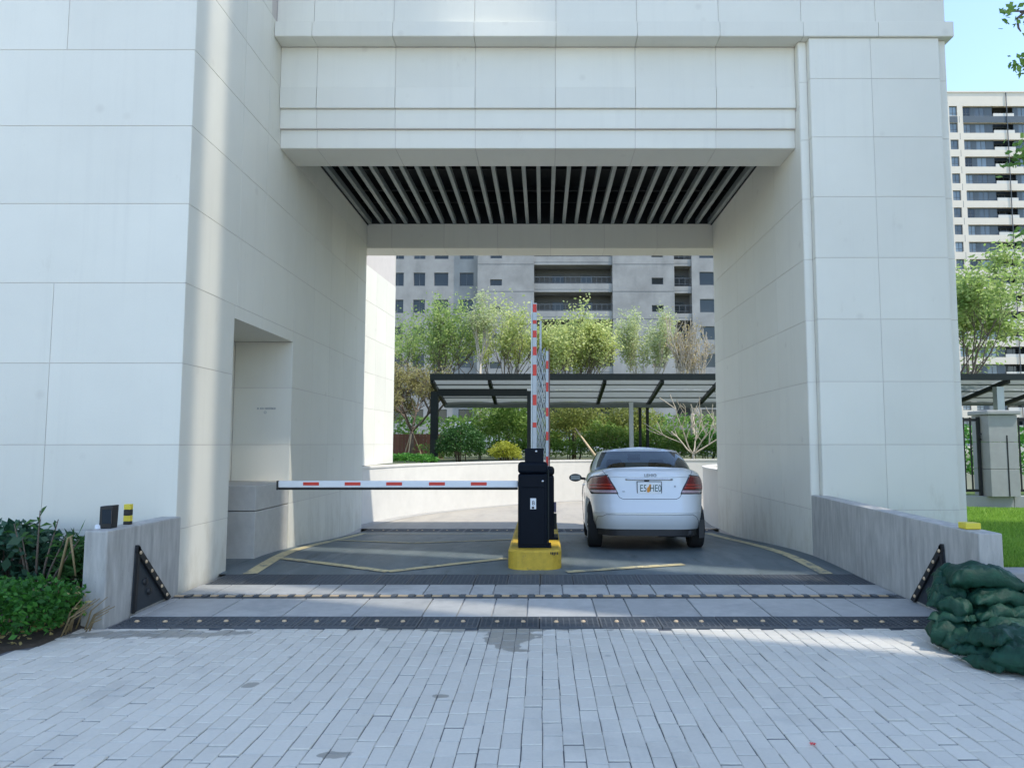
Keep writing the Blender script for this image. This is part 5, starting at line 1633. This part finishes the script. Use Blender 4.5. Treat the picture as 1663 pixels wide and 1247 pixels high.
# cream tower on the right
C = empty('cream_tower', (78, 125, 0), 'tall cream apartment tower with dark window bands against the sky', 'building')
CY = 120
X0, X1 = 58, 100
ZR = 61.3
FH = 2.95
heads = [ZR - 2.35 - FH * k for k in range(20)]
ops = []
for zt_ in heads:
    ops.append((69.25, 70.62, zt_ - 1.72, zt_)); ops.append((63.5, 67.2, zt_ - 1.72, zt_))
    ops.append((71.55, 90.0, zt_ - 1.78, zt_))
mb = MB(); wall_open(mb, X0, X1, 0, ZR, CY, ops, .55)
mb.add([(X0, CY, ZR), (X1, CY, ZR), (X1, CY + 14, ZR), (X0, CY + 14, ZR)], [(0, 1, 2, 3)])
mb.add([(X0, CY, 0), (X0, CY + 14, 0), (X0, CY + 14, ZR), (X0, CY, ZR)], [(0, 1, 2, 3)])
mb.add([(X1, CY, 0), (X1, CY + 14, 0), (X1, CY + 14, ZR), (X1, CY, ZR)], [(0, 1, 2, 3)])
mb.build('wall', CREAM, C)
MB().box(X0 - .1, X1 + .1, CY - .12, CY + .2, ZR, ZR + .25).build('parapet_cap', CREAM, C)
pam = {}
for i, zt_ in enumerate(heads):
    zb_ = zt_ - 1.78
    window(C, 69.27, 70.60, zt_ - 1.70, zt_ - .02, CY + .25, 1, LGLASS, GFRAME, .08, 1)
    window(C, 63.52, 67.18, zt_ - 1.70, zt_ - .02, CY + .25, 2, LGLASS, GFRAME, .08, 1)
    for x0, x1, kind in ((71.6, 73.0, 'l'), (73.0, 73.75, 'd'), (73.75, 75.5, 'w'), (75.5, 76.75, 'd'), (76.75, 80.3, 'b'), (80.3, 81.1, 'd'), (81.1, 82.6, 'w'), (82.6, 84.2, 'd'), (84.2, 86, 'w'), (86, 90, 'b')):
        if kind in 'lw': window(C, x0, x1, zb_ + .03, zt_ - .03, CY + .42, 1, LGLASS if kind == 'w' or i % 3 else DGLASS, GFRAME, .09, 1 if kind == 'l' else 0)
        elif kind == 'd':
            key = round(x1 - x0, 3)
            if key not in pam: pam[key] = MB().box(0, x1 - x0, 0, .12, 0, 1.72).mesh('cladding_panel', DCLAD)
            o = link(bpy.data.objects.new('cladding_panel', pam[key]), C); o.location = Vector((x0, CY + .36, zb_ + .03)) - C.location
        else:
            key = ('p', round(x1 - x0, 3))
            if key not in pam: pam[key] = MB().box(0.02, x1 - x0 - .02, 0, .12, 0, .52).mesh('balcony_parapet', mat('pale balcony panel %d' % x0, (.66, .62, .55), .7, var=.05))
            o = link(bpy.data.objects.new('balcony_parapet', pam[key]), C); o.location = Vector((x0, CY + .02, zb_ + .0)) - C.location
            window(C, x0 + .3, x1 - .3, zb_ + .3, zt_ - .1, CY + 1.7, 2, DGLASS)
MB().box(71.5, 90.1, CY + 2.0, CY + 2.2, 0, ZR - 1).build('recess_wall', DCLAD, C)
for (a, b) in ((71.55, 90.0), (69.25, 70.62)):
    MB().box(a + .01, b - .01, CY + .30, CY + .42, heads[0] - 1.75 - 1.15, heads[0] - 1.80).build('spandrel', DCLAD, C)
    MB().box(a + .01, b - .01, CY - .03, CY - .005, heads[1] + .02, heads[0] - 1.80).build('spandrel', DCLAD, C)
MB().tube([(79.0, CY - .12, 1), (79.0, CY - .12, ZR)], .07, 6).build('downpipe', GFRAME, C)
jm = MB()
for zt_ in heads:
    jm.box(70.9, 70.96, CY - .01, CY - .002, zt_ - FH + .02, zt_ - 1.8)
jm.build('facade_joint', GFRAME, C)

# ------------------------------------------------------------------ unseen blocks added to the right of the camera to shade the forecourt
def block(name, label, poly, h):
    e = empty(name, (poly[0][0], poly[0][1], 0), label, 'building', 'unseen blocks added for shade')
    MB().prism(poly, -.9, h).build('wall', CREAM, e, fix=True)
    (xa, ya), (xb, yb_) = poly[0], poly[-1]
    k = 0
    z = 1.0
    while z < h - 2:
        y = min(ya, yb_) + 1.0
        while y + 1.8 < max(ya, yb_) - .6:
            key = 'nb'
            if key not in _wm:
                _wm[key] = (MB().box(-.06, 0, 0, 1.6, 0, 1.7).mesh('window', GFRAME), MB().box(-.075, -.06, .08, 1.52, .08, 1.62).mesh('pane', DGLASS))
            o = link(bpy.data.objects.new('window', _wm[key][0]), e); o.location = Vector((xa, y, z)) - e.location
            link(bpy.data.objects.new('pane', _wm[key][1]), o)
            y += 3.2
        z += 3.0
    return e
hx, hy = math.sin(SUN_AZ), math.cos(SUN_AZ)
def along(px_, py_, X): return py_ + (X - px_) * hy / hx
def edge_(px_, py_, off): return along(px_, py_, 18) + off, along(px_, py_, 32) + off
a0, a1 = edge_(-3.72, 8.0, -.15); b0, b1 = edge_(-3.72, 8.0, .15)   # two narrow gaps shaped along the sun direction to throw light streaks
c0, c1 = edge_(2.2, 8.65, -.19); d0, d1 = edge_(2.2, 8.65, .19)
block('added_shade_block', 'tall unseen cream block added for shade beyond the right picture edge, nearest of three', [(18, -12), (32, -15), (32, a1), (18, a0)], 66)
block('added_shade_block', 'tall unseen cream block added for shade beyond the right picture edge, middle of three', [(18, b0), (32, b1), (32, c1), (18, c0)], 66)
block('added_shade_block', 'tall unseen cream block added for shade beyond the right picture edge, farthest of three', [(18, d0), (32, d1), (32, 2.2), (18, 6.5)], 66)
